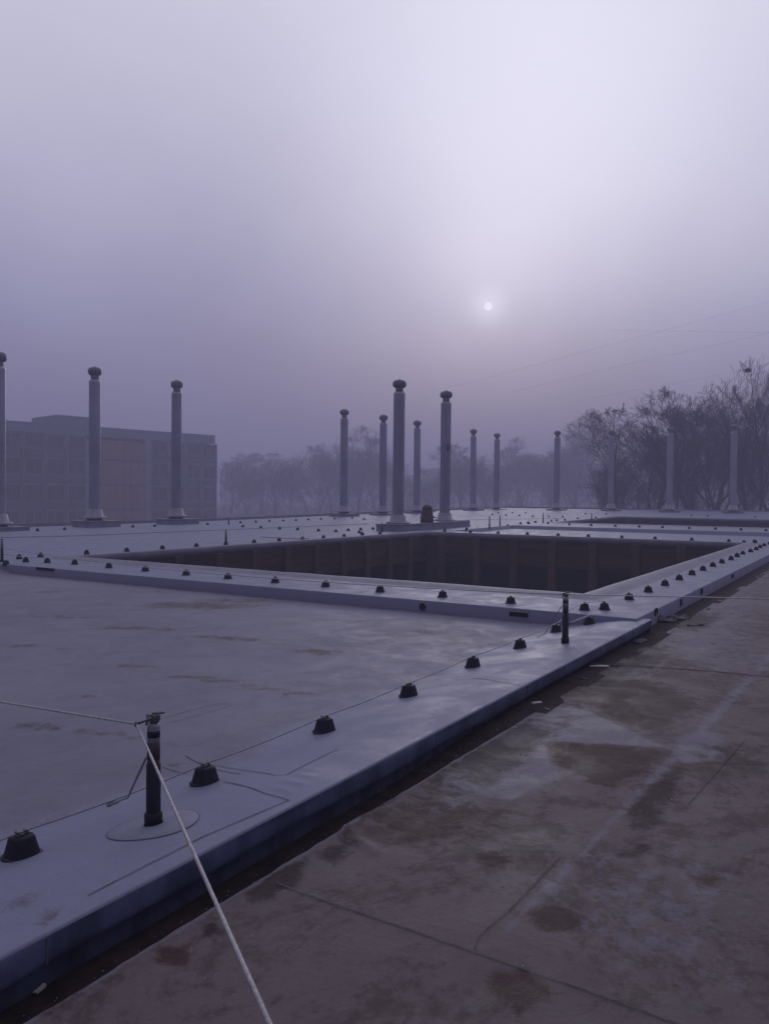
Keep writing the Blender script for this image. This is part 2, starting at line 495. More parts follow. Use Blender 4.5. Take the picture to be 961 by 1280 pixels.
def maps_front(X, Y):
    rust = np.zeros(X.shape); pale = rust.copy(); dark = rust.copy()
    spots = [(45, 908, .22, .07, .8), (72, 910, .10, .04, .9), (100, 914, .15, .04, .8), (140, 917, .18, .04, .7), (168, 921, .2, .06, .5),
             (112, 871, .12, .04, .7), (25, 807, .35, .06, .8), (90, 811, .3, .05, .6), (170, 785, .9, .08, .8), (205, 787, .3, .06, .8), (240, 795, .3, .05, .8),
             (265, 796, .25, .05, .9), (290, 798, .3, .06, .9), (310, 800, .25, .05, .9), (345, 805, .3, .05, .8), (395, 814, .35, .07, 1), (402, 817, .2, .05, 1),
             (170, 833, .3, .05, .8), (240, 846, .35, .05, .8), (272, 851, .35, .05, .9), (300, 857, .3, .04, .7), (335, 861, .25, .04, .8), (370, 868, .3, .05, .8),
             (60, 740, .5, .12, .7), (65, 770, .5, .08, .7), (90, 772, .4, .07, .7), (130, 746, .4, .1, .5), (250, 757, 1.3, .22, 1), (300, 751, 1.0, .18, .8), (340, 752, .9, .12, .5),
             (185, 740, .6, .12, .6), (490, 793, .2, .09, .7), (535, 790, .3, .07, .8), (560, 793, .2, .06, .6), (455, 776, .3, .07, .7), (560, 774, .3, .06, .6), (575, 825, .1, .05, .4),
             (215, 930, .2, .07, .5), (225, 955, .12, .05, .6), (235, 943, .2, .04, .6), (310, 900, .5, .3, .35), (25, 1128, .1, .05, .7), (62, 1146, .06, .04, .8),
             (30, 760, .5, .1, .5), (430, 965, .15, .05, .4), (510, 905, .2, .05, .4)]
    for x, y, a, b_, k in spots:
        P = on(x, y)
        # long axis runs along the picture's horizontal on the roof
        dx, dy = X - P[0], Y - P[1]
        c_, s_ = math.sin(YAW), -math.cos(YAW)
        u_ = (dx * c_ + dy * s_) / a; v_ = (-dx * s_ + dy * c_) / (b_ * 2.4)
        np.maximum(rust, .72 * k * np.exp(-(u_ * u_ + v_ * v_)), out=rust)
    np.maximum(dark, .5 * sstep(9.5, 10.1, X) * (1 - sstep(15, 16, Y)) * sstep(3.2, 4, Y), out=dark)  # darker towards the foot of the rim face
    np.maximum(dark, .12 * np.exp(-((Y - 4.0) / .5) ** 2), out=dark)
    pale = 1 - sstep(3.2, 3.9, Y + .12 * np.sin(X * 2.1) + .08 * np.sin(X * 5.3))
    pale = np.maximum(pale, .9 * sstep(15.2, 16.2, Y))
    return rust, pale, dark


def maps_deck(X, Y):
    z = np.zeros(X.shape)
    d = .30 * (np.abs(Y - 23.0) < .12) + .35 * np.exp(-((Y - 3.3) / .07) ** 2) * (X < 30) + .35 * np.exp(-((X - 11.45) / .05) ** 2) * (Y < 16)  # darker lines across the deck and along the rim valleys
    d = np.maximum(d, .5 * ((X > 30.6) & (X < 37.55) & (Y < 15.65)) * (X > 36.9))  # darker just before the far rim face
    return z, z + .9, d


def undulate(X, Y, amp):
    f = np.vectorize(lambda a, b: .45 * noise.noise(Vector((a * .8, b * .8, 3))) + .22 * noise.noise(Vector((a * 3.1, b * 3.1, 9))) + .12 * noise.noise(Vector((a * 9, b * 9, 4))))
    return f(X, Y) * amp


def grid_sheet(name, xs, ys, zf, m, maps=None, holes=(), skirt=None):
    X, Y = np.meshgrid(xs, ys, indexing='ij')
    Z = zf(X, Y)
    nx, ny = X.shape
    V = np.stack([X, Y, Z], -1).reshape(-1, 3)
    i, j = np.meshgrid(np.arange(nx - 1), np.arange(ny - 1), indexing='ij')
    a = (i * ny + j).ravel()
    F = np.stack([a, a + ny, a + ny + 1, a + 1], 1)
    cx = (X[:-1, :-1] + X[1:, 1:]).ravel() / 2; cy = (Y[:-1, :-1] + Y[1:, 1:]).ravel() / 2
    keep = np.ones(len(F), bool)
    for x0, x1, y0, y1 in holes: keep &= ~((cx > x0) & (cx < x1) & (cy > y0) & (cy < y1))
    F = F[keep]
    me = bpy.data.meshes.new(name)
    me.vertices.add(len(V)); me.vertices.foreach_set('co', V.ravel())
    me.loops.add(len(F) * 4); me.loops.foreach_set('vertex_index', F.ravel().astype(np.int32))
    me.polygons.add(len(F)); me.polygons.foreach_set('loop_start', np.arange(0, len(F) * 4, 4, dtype=np.int32))
    me.polygons.foreach_set('use_smooth', np.ones(len(F), bool))
    me.update(calc_edges=True)
    if maps:
        for nme, arr in zip(('rust', 'pale', 'dark'), maps(X, Y)):
            at = me.attributes.new(nme, 'FLOAT', 'POINT'); at.data.foreach_set('value', arr.ravel().astype(np.float32))
    me.materials.append(m)
    return struct(link(name, me))


def lines(a, b, step, extra=()):
    xs = list(np.arange(a, b, step)) + [b]
    ex = [e for e in extra if a <= e <= b]
    xs = [x for x in xs if all(abs(x - e) > 0.0005 for e in ex)] + ex
    return np.array(sorted(xs))


def grow(a, b, s0, k, c=0.0):
    """spacing that widens away from c"""
    out = [a]
    while out[-1] < b:
        out.append(out[-1] + s0 + k * abs(out[-1] - c))
    out[-1] = b
    return np.array(out)


EDG = (0, .001, .003, .006, .009, .012, .016)
# front field: sunk between the kerb on the right and the rim of the opening
CREASES = []
for p_, q_, h_ in (((335, 983), (372, 996), .006), ((348, 976), (390, 985), .006), ((362, 968), (400, 975), .005), ((375, 962), (408, 966), .004), ((120, 1085), (150, 1112), .003), ((560, 880), (600, 886), .005), ((585, 905), (615, 900), .004)):
    A_ = on(*p_, 0, -.04); B_ = on(*q_, 0, -.04); CREASES.append((A_[0], A_[1], B_[0], B_[1], .022, h_))
_cr = random.Random(12)
for _ in range(26):
    x_, y_ = _cr.uniform(2.5, 9.5), _cr.uniform(3.6, 13); a_ = _cr.uniform(-.5, .5) + (1.57 if _cr.random() < .3 else 0); l_ = _cr.uniform(.3, 1.3)
    CREASES.append((x_, y_, x_ + l_ * math.cos(a_), y_ + l_ * math.sin(a_), .05, _cr.uniform(.003, .006)))


def z_front(X, Y):
    z = zsurf(np.minimum(X, RIMX - .01), np.maximum(Y, KERBY + .001)) + fillet(Y - KERBY, .012)
    n_ = undulate(X, Y, .006)
    # creases pulled into the membrane where it turns over the kerb
    for ax, ay, bx, by, w, h in CREASES:
        dx, dy = bx - ax, by - ay
        t = np.clip(((X - ax) * dx + (Y - ay) * dy) / (dx * dx + dy * dy), 0, 1)
        d = np.hypot(X - ax - t * dx, Y - ay - t * dy)
        z = z + h * np.exp(-(d / w) ** 2) * np.sin(np.pi * np.clip(t, .02, .98))
    return z + n_ * sstep(KERBY, KERBY + .3, Y)


ys = np.unique(np.concatenate([[KERBY + e for e in EDG], grow(KERBY + .03, 17.0, .014, .012, 2.5)]))
xs = np.concatenate([grow(-8, RIMX, .014, .009, 2.6), [RIMX + .12, RIMX + .26]])
grid_sheet('roof_field', xs, ys, z_front, MAT['light'], maps_front, ((RIMX, 99, RIMY + .02, 99),))
# side of the kerb, with a shadow gap below
kb = MB()
kx = np.arange(-8, RIMX + .30, .15)
prof = [(0.0, -.042), (-.001, -.05), (-.003, -.08), (-.002, -.115), (.003, -.138), (.008, -.142), (.07, -.145), (.075, -.30)]
vs = []
for x in kx:
    w = .014 * noise.noise(Vector((x * 1.1, 0, 0))) + .005 * noise.noise(Vector((x * 5, 0, 5)))
    for k, (dy, dz) in enumerate(prof): vs.append((x, KERBY + dy + (w if k else 0), dz + (w * .8 if k > 1 else 0)))
n_ = len(prof)
kb.add(vs, [(i * n_ + k, (i + 1) * n_ + k, (i + 1) * n_ + k + 1, i * n_ + k + 1) for i in range(len(kx) - 1) for k in range(n_ - 1)], True)
MAT['kerb'] = simple('kerb_flashing_shaded', (0.058, 0.066, 0.125), 0.55, 0, 0.40, 5.5, 0.003, 0, (1.0, 1, .35))  # shade of the backlit side is put into this navy colour
struct(link('roof_kerb', kb.mesh('roof_kerb', MAT['kerb'])))
lp = MB()
for x in (1.75, 3.13, 4.62, 6.2, 7.9, 9.3):
    w = .014 * noise.noise(Vector((x * 1.1, 0, 0)))
    lp.box((x, KERBY - .0050 + w, -.136), (x + .004, KERBY + .01, -.046))
o = struct(link('kerb_lap', lp.mesh('kerb_lap', MAT['seam'])))
struct(link('roof_kerb_end', MB().box((RIMX + .20, KERBY + .002, -.28), (RIMX + .255, RIMY + .01, -.036)).mesh('roof_kerb_end', MAT['kerb'])))


def z_deck(X, Y):
    z = zsurf(np.maximum(X, RIMX + .001), np.maximum(Y, RIMY + .001))
    z = z + fillet(X - RIMX, .014) + fillet(Y - RIMY, .014)
    pan = (X > 30.6) & (X < 37.6) & (Y < 15.7)
    z = np.where(X <= RIMX + .0002, -.20, z)
    z = np.where(Y <= RIMY + .0002, -.22, z)
    soft = sstep(RIMX, RIMX + .4, X) * sstep(RIMY, RIMY + .3, Y)
    return z + undulate(X, Y, .007) * soft


h1 = (HOLE1[0] - LIPW, HOLE1[1] + LIPW, HOLE1[2] - LIPW, HOLE1[3] + LIPW)
h2 = (HOLE2[0] - LIPW, HOLE2[1] + LIPW, HOLE2[2] - LIPW, HOLE2[3] + LIPW)
ex = [RIMX + e for e in EDG] + [h1[0], h1[1], h2[0], h2[1], 30.59, 30.61, 37.59, 37.61]
ey = [RIMY + e for e in EDG] + [h1[2], h1[3], h2[2], h2[3], 15.69, 15.71]
xs = np.unique(np.concatenate([lines(RIMX + .06, 29.3, .15, ex), lines(29.4, 73.5, .4, ex), ex])); xs = xs[xs >= RIMX]
ys = np.unique(np.concatenate([lines(RIMY + .06, 17.0, .15, ey), lines(17.2, 31.6, .4, ()), ey]))
grid_sheet('roof_deck', xs, ys, z_deck, MAT['light'], maps_deck, (h1, h2))
grid_sheet('roof_deck_west', lines(-12, RIMX, .4), lines(17.0, 31.6, .4), lambda X, Y: 0 * X + undulate(X, Y, .005), MAT['light'], maps_deck)


# rolled lips round the two openings
def lip(name, H):
    prof = [(LIPW, -.002), (.44, -.006), (.38, -.003), (.30, .018), (.18, .040), (.07, .045), (.02, .036), (0.0, .015), (-.004, -.12), (.02, -.13), (.03, -.16)]
    mb = MB()
    def side(p, q, N):
        pass
    n_ = len(prof); K = 40
    ring = []
    for k, (o, z) in enumerate(prof):
        c = [(H[0] - o, H[2] - o), (H[1] + o, H[2] - o), (H[1] + o, H[3] + o), (H[0] - o, H[3] + o)]
        pts = []
        for e in range(4):
            a, b = c[e], c[(e + 1) % 4]
            for t in np.linspace(0, 1, K, endpoint=False):
                x, y = a[0] + (b[0] - a[0]) * t, a[1] + (b[1] - a[1]) * t
                wob = .006 * noise.noise(Vector((x * 1.7, y * 1.7, 0))) if 0 < k < 9 else 0
                pts.append((x, y, z + wob + float(rise(x))))
        ring.append(pts)
    vs = [p for r_ in ring for p in r_]; m_ = 4 * K
    fs = [(k * m_ + i, k * m_ + (i + 1) % m_, (k + 1) * m_ + (i + 1) % m_, (k + 1) * m_ + i) for k in range(n_ - 1) for i in range(m_)]
    mb.add(vs, fs, True)
    return struct(link(name, mb.mesh(name, MAT['lip'])))


MAT['lip'] = simple('rolled_lip_flashing', (0.165, 0.165, 0.215), 0.6, 0, 0.15, 1.5, 0.003)
lip('opening_lip', HOLE1); lip('opening_lip_far', HOLE2)

# far edge of the roof: upstand, with a dark strip painted as shade at its foot
def upstand(name, p, q, label):
    p = np.array(p, float); q = np.array(q, float); d = (q - p); L = np.linalg.norm(d); d /= L; nrm = np.array([-d[1], d[0]])
    prof = [(-.02, -.02), (-.01, .06), (.05, .115), (.28, .125), (.30, .0), (.30, -1.2)]
    vs = []; N = int(L / .8)
    for i in range(N + 1):
        x, y = p + d * L * i / N
        for o, z in prof:
            vs.append((x + nrm[0] * o, y + nrm[1] * o, z + float(rise(x)) + .008 * noise.noise(Vector((x, y, 0)))))
    n_ = len(prof)
    mb = MB().add(vs, [(i * n_ + k, (i + 1) * n_ + k, (i + 1) * n_ + k + 1, i * n_ + k + 1) for i in range(N) for k in range(n_ - 1)], False)
    struct(link(name, mb.mesh(name, MAT['lip'])))
upstand('roof_edge', (73.5, 31.6), (-12, 31.6), '')
upstand('roof_edge_far', (73.5, -10), (73.5, 31.6), '')
sm = MB()
vs = []
for x in np.linspace(-12, 73.4, 120): vs += [(x, 31.44, .006 + float(rise(x)) + .004), (x, 31.57, .03 + float(rise(x)))]
sm.add(vs, [(2 * i, 2 * i + 2, 2 * i + 3, 2 * i + 1) for i in range(119)])
struct(link('roof_edge_shade', sm.mesh('roof_edge_shade', MAT['seam'])))  # seam colour reused as painted shade on the upstand's inner side
# deck strip to the right of the far opening, out towards the frame edge
grid_sheet('roof_deck_east', lines(40, 73.5, .8), lines(-10, RIMY, .8), lambda X, Y: rise(X) + 0 * Y - .002, MAT['light'], maps_deck)

# lower roof on the right
GY = 2.285
def z_low(X, Y):
    z = LOW + 0 * X + undulate(X, Y, .008)
    z = z + .010 * np.exp(-((Y - (GY - .03)) / .05) ** 2) * (1 - sstep(4.5, 6, X))
    # creases in the membrane near the gutter
    for (ax, ay, bx, by, w, h) in ((415, 1022, 470, 1066, .03, .014), (440, 1030, 500, 1005, .035, .012), (455, 1042, 560, 1000, .03, .010)):
        A = on(ax, ay, 0, LOW); B = on(bx, by, 0, LOW)
        dx, dy = B[0] - A[0], B[1] - A[1]
        t = np.clip(((X - A[0]) * dx + (Y - A[1]) * dy) / (dx * dx + dy * dy), 0, 1)
        d = np.hypot(X - A[0] - t * dx, Y - A[1] - t * dy)
        z = z + h * np.exp(-(d / w) ** 2)
    # dried gutter edge wobble
    return np.where(Y >= GY - .0005, z - .0, z)


xs = grow(-4, 40, .022, .010, 2.5)
ys = -grow(-GY, 26, .022, .012, -2.0)[::-1]
ysx = ys.copy()
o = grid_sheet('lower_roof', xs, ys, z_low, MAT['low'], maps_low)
# ragged edge of the membrane
co = np.empty(len(o.data.vertices) * 3); o.data.vertices.foreach_get('co', co); co = co.reshape(-1, 3)
e = co[:, 1] > GY - .002
wob = np.array([.012 * noise.noise(Vector((x * 2.5, 0, 0))) + .006 * noise.noise(Vector((x * 11, 0, 0))) for x in co[e, 0]])
co[e, 1] += wob
o.data.vertices.foreach_set('co', co.ravel()); o.data.update()
ex_ = co[e]
mb = MB(); vs = []
for x, y, z in ex_: vs += [(x, y, z), (x, y + .006, z - .004), (x, y + .004, z - .10)]
mb.add(vs, [(3 * i + k, 3 * i + 3 + k, 3 * i + 4 + k, 3 * i + 1 + k) for i in range(len(ex_) - 1) for k in (0, 1)], True)
MAT['edge'] = simple('worn_sheet_edge', (0.27, 0.25, 0.26), 0.8, 0, 0.4, 12)
struct(link('lower_roof_edge', mb.mesh('lower_roof_edge', MAT['edge'])))
# gutter between kerb and lower roof
def z_gut(X, Y):
    return -.262 + .072 * sstep(3.8, 6.2, X) + undulate(X * 3, Y * 3, .008)
grid_sheet('gutter', lines(-8, 40, .08), lines(2.20, 2.60, .04), z_gut, MAT['dirt'])
struct(link('roof_body', MB().box((-12, 2.62, -4.5), (11.2, 31.8, -.32)).mesh('roof_body', MAT['render'])))
b_ = MB().box((29.4, 2.7, -4.5), (40.8, 31.8, -.35)).box((11.3, 16.6, -4.5), (29.4, 31.8, -.35)).box((40.8, 15.7, -4.5), (73.6, 31.8, -.2)).box((54.2, -10, -4.5), (73.6, 15.7, -.0)).box((11.2, 2.62, -4.5), (29.4, 3.4, -.35)).box((40.8, -10, -4.5), (54.2, 3.7, -.1))
struct(link('roof_body', b_.mesh('roof_body', MAT['render'])))
struct(link('lower_roof_body', MB().box((-4, -26, -4.5), (40, 2.28, -.33)).mesh('lower_roof_body', MAT['render'])))
struct(link('ground', MB().box((-420, -420, -4.8), (430, 430, -4.5)).mesh('ground', MAT['ground'])))


# ------------------------------------------------------------------ seams and patches of the membrane (thin laid pieces)
def ribbon(name, pix, w, m=None, dz=.004, z0=None, parent=None, closed=False):
    P = [on(x, y, 0, z0) for x, y in pix]
    pts = []
    for a, b in zip(P[:-1], P[1:]):
        k = max(2, int(np.linalg.norm(b - a) / .08))
        for t in np.linspace(0, 1, k, endpoint=False): pts.append(a + (b - a) * t)
    pts.append(P[-1]); mb = MB(); vs = []
    for i, p in enumerate(pts):
        t = pts[min(i + 1, len(pts) - 1)] - pts[max(i - 1, 0)]; t = t[:2] / (np.linalg.norm(t[:2]) + 1e-9)
        n2 = np.array([-t[1], t[0]])
        f = z_front if z0 is None else z_low
        j = .25 * w * noise.noise(Vector((p[0] * 9, p[1] * 9, 2)))
        ww = w * (.7 + .5 * abs(noise.noise(Vector((p[0] * 5, p[1] * 5, 7)))))
        for s_ in (-1, 1):
            q = p[:2] + n2 * (s_ * ww / 2 + j)
            vs.append((q[0], q[1], float(f(np.array([q[0]]), np.array([q[1]]))[0]) + dz))
    mb.add(vs, [(2 * i, 2 * i + 2, 2 * i + 3, 2 * i + 1) for i in range(len(pts) - 1)])
    return struct(link(name, mb.mesh(name, m or MAT['seam']))) if parent is None else part(name, mb, m or MAT['seam'], parent)


ribbon('membrane_seam', [(158, 922), (232, 945), (300, 968)][1:], .008)
ribbon('membrane_seam', [(203, 959), (232, 968)], .008)
ribbon('membrane_seam', [(280, 978), (330, 992), (362, 1001)], .008)
ribbon('membrane_seam', [(248, 953), (275, 958), (310, 964), (345, 970), (358, 969), (385, 955), (422, 937)], .007)
ribbon('membrane_seam', [(0, 1175), (60, 1146), (110, 1120), (180, 1084), (255, 1046), (360, 1001)][2:], .007)
ribbon('membrane_seam', [(590, 848), (620, 852), (650, 857)], .010)
ribbon('membrane_seam', [(200, 899), (260, 882), (280, 878), (290, 882), (262, 890), (210, 904)], .007, MAT['lip'])
low = LOW
ribbon('sheet_joint', [(345, 1105), (420, 1132), (500, 1159), (600, 1194), (660, 1215), (750, 1246), (850, 1283)], .009, z0=low, dz=.005)
ribbon('sheet_joint', [(598, 1194), (593, 1184), (598, 1172), (640, 1135), (700, 1072)], .006, z0=low, dz=.005)
ribbon('sheet_joint', [(860, 1005), (900, 960), (930, 925)], .006, z0=low, dz=.005)
ribbon('sheet_joint', [(730, 830), (800, 833), (880, 838), (961, 846)], .03, z0=low, dz=.006)
ribbon('sheet_joint', [(860, 954), (910, 954), (961, 957)], .008, z0=low, dz=.006)
ribbon('sheet_joint', [(570, 985), (620, 1000), (680, 1002), (740, 1000)], .006, z0=low, dz=.006)

# ------------------------------------------------------------------ courtyard walls
BAY = 1.53
def plank_mesh(L, h, t):
    return MB().cbox((0, 0, 0), (L, t, h - .012), .006).mesh('plank', MAT['wood'])
PLANK = plank_mesh(BAY - .30, .16, .045)
COLM = MB().cbox((-.15, -.06, -4.2), (.15, .12, -.16), .02).mesh('column', MAT['column'])
FRM = MB()
for a, b in (((0, 0, 0), (.05, .05, 1.5)), ((BAY - .35, 0, 0), (BAY - .30, .05, 1.5)), ((.05, 0, 0), (BAY - .35, .05, .05)), ((.05, 0, 1.45), (BAY - .35, .05, 1.5)), ((.59, .005, .05), (.64, .045, 1.45))):
    FRM.box(a, b)
FRM = FRM.mesh('window_frame', MAT['frame'])
PANE = MB().box((.05, .02, .05), (BAY - .35, .035, 1.45)).mesh('pane', MAT['glass'])


def court_wall(label, origin, ang, length, first, nb, z0=0.0, detail=True):
    """wall runs along local x from origin; local -y faces into the courtyard"""
    t = thing('courtyard_wall', label, 'wall', (origin[0], origin[1], z0), ang)
    part('wall_core', MB().box((0, .13, -4.3), (length, .30, -.14)), MAT['column'], t)
    if not detail: return t
    for k in range(nb):
        x = first + k * BAY
        if x > length: break
        link('column', COLM, t, (x, 0, 0))
        if x + BAY > length + .3: continue
        for j in range(6):
            p_ = link('plank', PLANK, t, (x + .15, .03 + .012 * ((j + k) % 2), -.14 - .16 * (j + 1)))
        w = link('window', FRM, t, (x + .15, .045, -2.63))
        link('pane', PANE, w, (0, 0, 0))
        for j in range(8):
            p_ = link('plank', PLANK, t, (x + .15, .03 + .012 * ((j + k) % 2), -2.66 - .17 * (j + 1)))
    return t


# back wall: x = HOLE1[1] facing -X ; local x -> -Y world : rotate -90
court_wall('dark brown boarded courtyard wall at the back of the near opening', (HOLE1[1] + .02, HOLE1[3] + .05, 0), -math.pi / 2, 11.98, .78, 9)
court_wall('brown boarded courtyard wall under the left lip of the near opening', (HOLE1[0] - .05, HOLE1[3] + .02, 0), 0, 16.9, .26, 12)
court_wall('hidden near side wall of the near courtyard opening', (HOLE1[0] - .02, HOLE1[2] - .05, 0), math.pi / 2, 11.98, .5, 9, detail=False)
court_wall('hidden right side wall of the near courtyard opening', (HOLE1[1] + .05, HOLE1[2] - .02, 0), math.pi, 16.9, .5, 12, detail=False)
court_wall('thin strip of dark brown wall inside the far opening', (HOLE2[1] + .02, HOLE2[3] + .05, .20), -math.pi / 2, 10.7, .6, 7)
court_wall('hidden left side wall of the far courtyard opening', (HOLE2[0] - .05, HOLE2[3] + .02, .08), 0, 11.9, .5, 8, detail=False)
struct(link('courtyard_floor', MB().box((11, 3.2, -4.49), (30, 16.4, -4.35)).mesh('courtyard_floor', MAT['dirt'])))
struct(link('courtyard_floor', MB().box((41, 3.5, -4.49), (54.1, 15.6, -4.35)).mesh('courtyard_floor', MAT['dirt'])))

# ------------------------------------------------------------------ wire holders (black weighted cones)
def holder_body(n=28):
    return MB().lathe([(.084, 0), (.086, .002), (.086, .010), (.084, .012), (.076, .0125), (.0745, .014), (.0735, .018), (.0545, .092), (.0530, .097), (.049, .102), (.040, .105)], n, power=3.0)
BODY = holder_body().mesh('holder_body', MAT['black'])
BODY_FAR = MB().lathe([(.084, 0), (.084, .010), (.076, .013), (.074, .018), (.054, .096), (.050, .104)], 12, power=2.6, smooth=False).box((-.03, -.012, .10), (.03, .012, .128)).mesh('wire_holder', MAT['black'])
CLIP = MB().cbox((-.034, -.011, .103), (.034, .011, .115), .003).cbox((-.030, -.014, .113), (-.016, .014, .130), .003).cbox((.014, -.012, .113), (.030, .012, .126), .003).mesh('clip', MAT['steel_dark'])


ORD = ('first second third fourth fifth sixth seventh eighth ninth tenth eleventh twelfth thirteenth fourteenth fifteenth sixteenth seventeenth eighteenth').split()


def holder(P, label, group, near=False, rz=0.0, s=0.88):
    if near:
        t = thing('wire_holder', label, 'wire holder', tuple(P), rz, group)
        link('cone', BODY, t); link('clip', CLIP, t)
        t.scale = (s, s, s); t.rotation_euler = (random.uniform(-.03, .03), random.uniform(-.03, .03), rz + random.uniform(-.15, .15))
        return t
    o = link('wire_holder', BODY_FAR, None, (P[0] + random.uniform(-.03, .03), P[1] + random.uniform(-.03, .03), P[2])); o.rotation_euler = (random.uniform(-.04, .04), random.uniform(-.04, .04), rz + random.uniform(-.3, .3)); o.scale = (s, s, s * random.uniform(.92, 1.05))
    return tag(o, label, 'wire holder', group)


near_px = [(28, 1070, 'nearest black cone shaped wire holder, cut close to the left photo edge'),
           (257, 979, 'black cone wire holder just right of the nearest cable post'),
           (406, 914.5, 'third black cone wire holder along the kerb, counted from the left edge'),
           (511, 870, 'fourth black cone wire holder along the kerb, over the middle of the pale strip'),
           (591, 834, 'fifth black cone wire holder along the kerb, right of the middle'),
           (650, 810, 'black cone wire holder second before the middle distance cable post'),
           (695, 790, 'black cone wire holder half hidden behind the middle distance cable post'),
           (736, 775, 'black cone wire holder at the end of the grey pipe below the rim corner')]
near_pts = []
for k, (x, y, lb) in enumerate(near_px):
    P = on(x, y); P[2] = float(z_front(np.array([P[0]]), np.array([P[1]]))[0]) - .002
    near_pts.append(P)
    holder(P, lb, 'wire holders along the near kerb', True, .08 * math.sin(k * 2.3), .93 - .010 * k)

for k, (x, y) in enumerate([(33, 702), (59, 703), (93, 705), (136, 709.5), (182, 713.5), (233, 718.5), (285, 723), (344, 728), (407, 733), (475, 739.5), (553, 746), (638, 753.5), (730, 762)]):
    P = on(x, y + .5)
    P[0] = max(P[0], RIMX + .25); P[2] = -.003
    lb = 'black cone wire holder on the front rim of the near opening, %s from the left' % ORD[k]
    if k == 12: lb = 'black cone wire holder at the rim corner, just left of the jumbled one'
    holder(P, lb, 'wire holders on the front rim' if k < 12 else 'wire holders at the rim corner', k > 3, .1)
P = on(755, 762); P[2] = -.003
t = holder(P, 'black cone wire holder with a jumble of loose clips on top at the rim corner', 'wire holders at the rim corner', True, .5)
for a in (0, 1.1, 2.3):
    c = link('clip', CLIP, t, (.012 * math.cos(a * 2), .012 * math.sin(a * 2), -.02 * a)); c.rotation_euler = (.5 * a, .4, a)
P = on(8, 706.5); holder(P, 'black cone wire holder at the left photo edge beside the far left cable post', None, True, 0)

ROWY = 3.14
for k, x in enumerate(np.arange(11.95, 30.6, 1.145)):
    holder((x, ROWY, -.003), 'black cone wire holder on the right rim, %s from the near corner' % ORD[k], 'wire holders on the right rim', x < 20, .1 * math.sin(k))
for x, y, w in ((29.6, 3.6, 'middle'), (29.1, 3.9, 'left'), (30.2, 3.7, 'right')):
    holder((x, y, 0), '%s one of three wire holders bunched at the far right corner of the opening' % w, 'wire holder cluster')
for k, x in enumerate(np.concatenate([[11.1, 11.65], np.arange(12.9, 27.5, 1.22)])):
    holder((x, 16.42, .0), 'small black wire holder beside the left lip of the opening, %s from the left' % ORD[k], 'wire holders along the left lip')
for k, y in enumerate(np.arange(4.5, 15.5, 1.22)):
    holder((29.9, y, .0), 'small black wire holder behind the back lip of the opening, %s from the right' % ORD[k], 'wire holders along the back lip')


def row(pix, label, group):
    for k, (x, y) in enumerate(sorted(pix)):
        P = on(x, y); holder(P, label + ', %s from the left' % ORD[k], group, False, random.uniform(-.2, .2))
row([(48, 663.9), (80, 662.3), (167, 659.3), (193, 658.3), (260, 656), (301, 654), (320, 653), (337, 652.2), (354, 651.6), (370, 651), (386, 650.2), (401, 649.6), (418, 649), (440, 648.2), (455, 649.5)],
    'tiny wire holder before the left roof edge', 'wire holders along the left roof edge')
row([(303, 658.9), (326, 660.2), (349, 661.8), (373, 662.6), (398, 664.2)], 'tiny wire holder in the short row left of the plinth', 'wire holders left of the plinth')
row([(420, 665), (435, 663.6), (449, 666.5), (450.5, 662.7), (452, 668), (466, 661.9)], 'tiny wire holder bunched just left of the plinth', 'wire holders beside the plinth')
row([(583, 662), (597, 661.3), (586, 657), (610, 659.5), (634, 658)], 'tiny wire holder just right of the plinth', 'wire holders right of the plinth')
row([(650, 655), (660, 654), (661, 655), (669, 653.4), (689, 652), (696, 651.2), (705, 650.6), (722, 648.6), (745, 647.6), (684, 654.8)], 'tiny wire holder left of the far opening', 'wire holders left of the far opening')
row([(711, 656.4), (739, 657.3), (768, 658.2), (798, 659.2), (828, 660), (860, 661), (893, 662), (926, 663), (957, 664)], 'tiny wire holder on the front rim of the far opening', 'wire holders on the far front rim')
row([(615, 643.5), (632, 644.5), (649, 645.2), (666, 645.9), (685, 646.4), (703, 646.9), (623, 641.6), (640, 641.6), (657, 641.6), (731, 642.8), (757, 643.2), (864, 645.2), (884, 645.6), (943, 646.6)],
    'tiny wire holder on the most distant roof part', 'wire holders on the distant roof')

# ------------------------------------------------------------------ drains and holes in the rims
def hole_round(P, axis, r, label, sy=1.0):
    mb = MB(); n = 18; vs = []
    for d, rr in ((0, r * 1.18), (.014, r * 1.15), (.014, r), (.005, r * .95), (.005, 0.001)):  # innermost disc closes the hole in black, standing for its shade
        for k in range(n):
            a = 2 * math.pi * k / n; c, s_ = math.cos(a) * rr * sy, math.sin(a) * rr
            vs.append((-d, c, s_) if axis == 'x' else (c, -d, s_))
    mb.add(vs, [(i * n + k, i * n + (k + 1) % n, (i + 1) * n + (k + 1) % n, (i + 1) * n + k) for i in range(4) for k in range(n)], True)
    o = link('drain_outlet', mb.mesh('drain_outlet', MAT['black']), None, tuple(P))
    return tag(o, label, 'drain outlet', 'drain outlets in the rims')


def hole_slot(P, w, h, label, axis='x'):
    t = thing('scupper', label, 'scupper', tuple(P), 0 if axis == 'x' else -math.pi / 2, 'drain outlets in the rims')
    fr = MB(); e = .012
    for a, b in (((-.012, -w / 2, -h / 2), (.01, w / 2, -h / 2 + e)), ((-.012, -w / 2, h / 2 - e), (.01, w / 2, h / 2)), ((-.012, -w / 2, -h / 2 + e), (.01, -w / 2 + e, h / 2 - e)), ((-.012, w / 2 - e, -h / 2 + e), (.01, w / 2, h / 2 - e))): fr.box(a, b)
    part('flange', fr, MAT['blackpaint'], t)
    part('throat_shade', MB().box((-.004, -w / 2 + e, -h / 2 + e), (.01, w / 2 - e, h / 2 - e)), MAT['dirt'], t)  # dark plate stands in for the shade inside the slot
    return t


